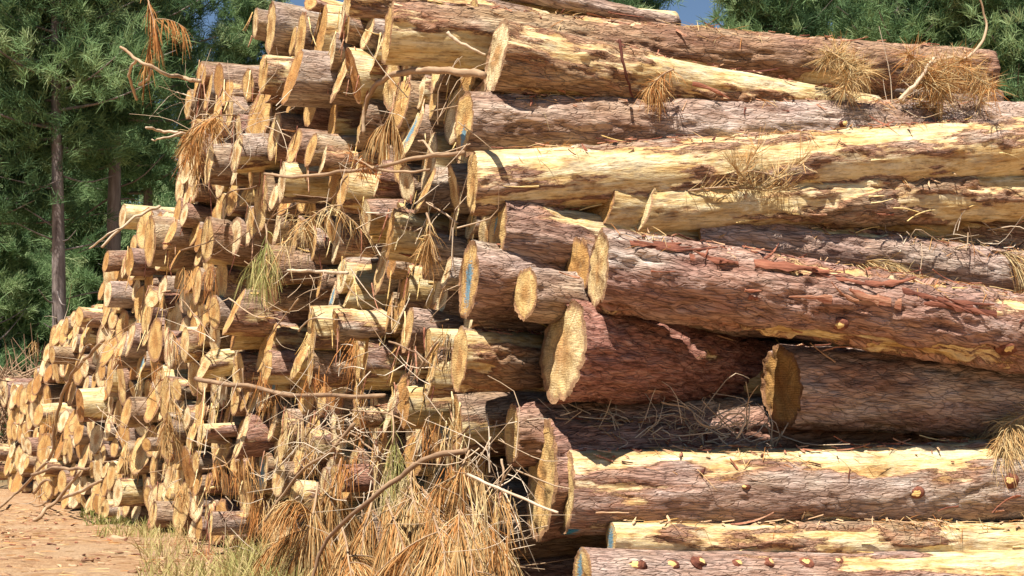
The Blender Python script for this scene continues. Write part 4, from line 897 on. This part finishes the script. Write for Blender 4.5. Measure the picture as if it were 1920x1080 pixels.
def tree(label, px, z, kind, v, sc=1.0, group=None, name='pine_tree'):
    x = (px - HX) / F * z; o = empty(name, (x, z, float(ground_h(np.array([x]), np.array([float(z)]))[0]) - .05)); tag(o, label, 'tree', group)
    o.rotation_euler.z = (px * 1.7 + z) % 6.28; o.scale = (sc, sc, sc * (1 + .05 * math.sin(px)))
    for nm, me in zip(('trunk', 'crown'), KIND[kind][v]):
        c = bpy.data.objects.new(nm, me); C.objects.link(c); c.parent = o
    return o
L_, R_ = 'pines behind the left of the pile', 'pines behind the right of the pile'
tree('pine with a pale grey bare trunk standing left of the stepped pile', 115, 42, 'tall', 0, 1.0, L_)
tree('pine with a thick dark bare trunk just left of the pile shoulder', 216, 45, 'tall', 1, 1.12, L_)
tree('pine at the far left edge whose lit boughs fill the top corner', -45, 43, 'tall', 2, 1.0, L_)
tree('pine rising behind the dangling rusty needle tuft', 272, 54, 'tall', 0, 1.08, L_)
tree('pine just left of the topmost logs, sky gaps in its crown', 462, 56, 'tall', 2, 1.0, L_)
tree('pine in the shade behind the two bare trunks', 160, 84, 'tall', 1, 1.3, L_)
tree('pine deep behind the far left edge', 15, 88, 'tall', 0, 1.3, L_)
tree('pine farthest back at left', 90, 94, 'tall', 2, 1.3, L_)
for j, (px, z, s, lab) in enumerate([(15, 58, 1.1, 'bushy young pine at the left edge below the tall crowns'), (160, 60, 1.25, 'sunlit young pine between the two bare trunks'), (78, 63, 1.3, 'young pine left of the pale grey trunk'), (262, 62, 1.2, 'young pine right of the thick dark trunk'), (330, 66, 1.3, 'young pine peeping past the pile shoulder'), (-50, 64, 1.2, 'low young pine cut by the left edge'), (205, 70, 1.4, 'young pine behind the thick dark trunk'), (40, 72, 1.5, 'young pine deep behind the brush heap'), (120, 76, 1.6, 'young pine deep behind the pale grey trunk'), (318, 78, 1.7, 'young pine deep behind the left shoulder of the pile')]):
    tree(lab, px, z, 'young', j % 2, s, 'young pines among the trunks', 'young_pine')
for j, (px, z, s, lab) in enumerate([(1165, 56, 1.0, 'pine left of the blue sky gap above the pile'), (1440, 47, 1.0, 'pine right of the blue sky gap above the pile'), (1560, 52, 1.08, 'bright green pine above the straw needle clump'), (1680, 46, 1.0, 'pine between the two needle clumps, bent twig at its right'), (1800, 50, 1.1, 'dark pine behind the tall bent twig'), (1925, 45, 1.02, 'pine at the right edge, shaded low down')]):
    tree(lab, px, z, 'tall', j % 3, s, R_)
for j, (px, z, lab) in enumerate([(1410, 78, 'back-row pine behind the mauve bark of the needle-tipped log'), (1510, 80, 'back-row pine behind the bright green one'), (1620, 76, 'back-row pine over the straw needle clump'), (1740, 78, 'back-row pine over the orange-tan needle clump'), (1860, 76, 'back-row pine near the right edge'), (1960, 78, 'back-row pine cut by the right edge')]):
    tree(lab, px, z, 'tall', (j + 1) % 3, 1.15, R_)
for j, (px, z, lab) in enumerate([(1480, 58, 'young pine low over the needle-tipped log'), (1640, 60, 'young pine between the needle clumps'), (1760, 57, 'young pine under the bent twig'), (1870, 58, 'young pine just above the right end of the pile'), (1930, 55, 'young pine in the corner above the bleached log')]):
    tree(lab, px, z, 'young', j % 2, 1.75, 'young pines behind the right of the pile', 'young_pine')
# heap of brush left of the pile
mb = MB(); g = np.random.default_rng(90)
for _ in range(260):
    p = np.array(at(g.uniform(-30, 95), g.uniform(690, 745), g.uniform(34, 37))); d = g.normal(size=3); d /= np.linalg.norm(d); L = g.uniform(.4, 1.2)
    p[2] -= .1; tube(mb, [p, p + d * L * .5 + g.normal(size=3) * .08, p + d * L], .018, .006, 4, tone=g.uniform(.1, .45), cap=False)
for _ in range(260):
    p = np.array(at(g.uniform(-40, 100), g.uniform(720, 860), g.uniform(35, 37))); d = g.normal(size=3); L = g.uniform(.5, 1.2); tube(mb, [p, p + d * L * .3, p + d * L * .5 + (0, 0, .1)], .02, .008, 4, tone=g.uniform(.1, .5), cap=False)
tag(mb.build('brush', M_STICK), 'brown heap of cut brush at the far left behind the pile', 'brush', None, 'stuff')
# undergrowth and the wooded slope far behind
mb = MB(); n = 110000
x = g.uniform(-38, 55, n); y = g.uniform(58, 96, n); h = ground_h(x, y) + g.random(n) ** 1.6 * (2.2 + 5 * vnoise(np.stack([x * .25, y * .25, x * 0], -1), 9) ** 2)
needles(mb, np.stack([x, y, h], -1), g.normal(size=(n, 3)) + (0, 0, .6), (.5), .07, .3, np.clip(.25 + .5 * vnoise(np.stack([x * .7, y * .7, h * .7], -1), 8) + g.normal(size=n) * .1, 0, 1))
tag(mb.build('undergrowth', M_PINE, smooth=False), 'thick green undergrowth on the forest floor behind the trunks', 'undergrowth', None, 'stuff')

# ------------------------------------------------------------------ light, sky, camera
EL = R(62); ph = R(50)
to_sun = (-BX * math.cos(ph) - AX * math.sin(ph)) * math.cos(EL) + Vector((0, 0, math.sin(EL)))
sd = bpy.data.lights.new('sun', 'SUN'); sd.energy = 5.0; sd.angle = R(.53); sd.color = (1.0, .955, .88)
so = bpy.data.objects.new('sun', sd); C.objects.link(so); so.rotation_euler = to_sun.to_track_quat('Z', 'Y').to_euler(); so.location = (0, -20, 40)
w = bpy.data.worlds.new('World'); S.world = w; w.use_nodes = True; nt = w.node_tree; bg = nt.nodes['Background']
sk = nt.nodes.new('ShaderNodeTexSky'); sk.sky_type = 'NISHITA'; sk.sun_disc = False; sk.sun_elevation = EL
sk.sun_rotation = math.atan2(to_sun.x, to_sun.y); sk.air_density = .9; sk.dust_density = 0; sk.ozone_density = 2.6
nt.links.new(sk.outputs[0], bg.inputs[0]); bg.inputs[1].default_value = .05
cam = bpy.data.cameras.new('camera'); co = bpy.data.objects.new('camera', cam); C.objects.link(co)
co.location = (0, 0, EYE); co.rotation_euler = (R(90), 0, 0); cam.sensor_width = 36; cam.lens = 36 * F / 1920
cam.shift_y = (HY - 540) / 1920; cam.clip_end = 2000; cam.clip_start = .1; S.camera = co
S.view_settings.view_transform = 'Standard'; S.view_settings.look = 'None'; S.view_settings.gamma = 1; S.view_settings.exposure = 0.90
S.cycles.max_bounces = 5; S.cycles.diffuse_bounces = 1
try: S.cycles.use_denoising = True
except Exception: pass
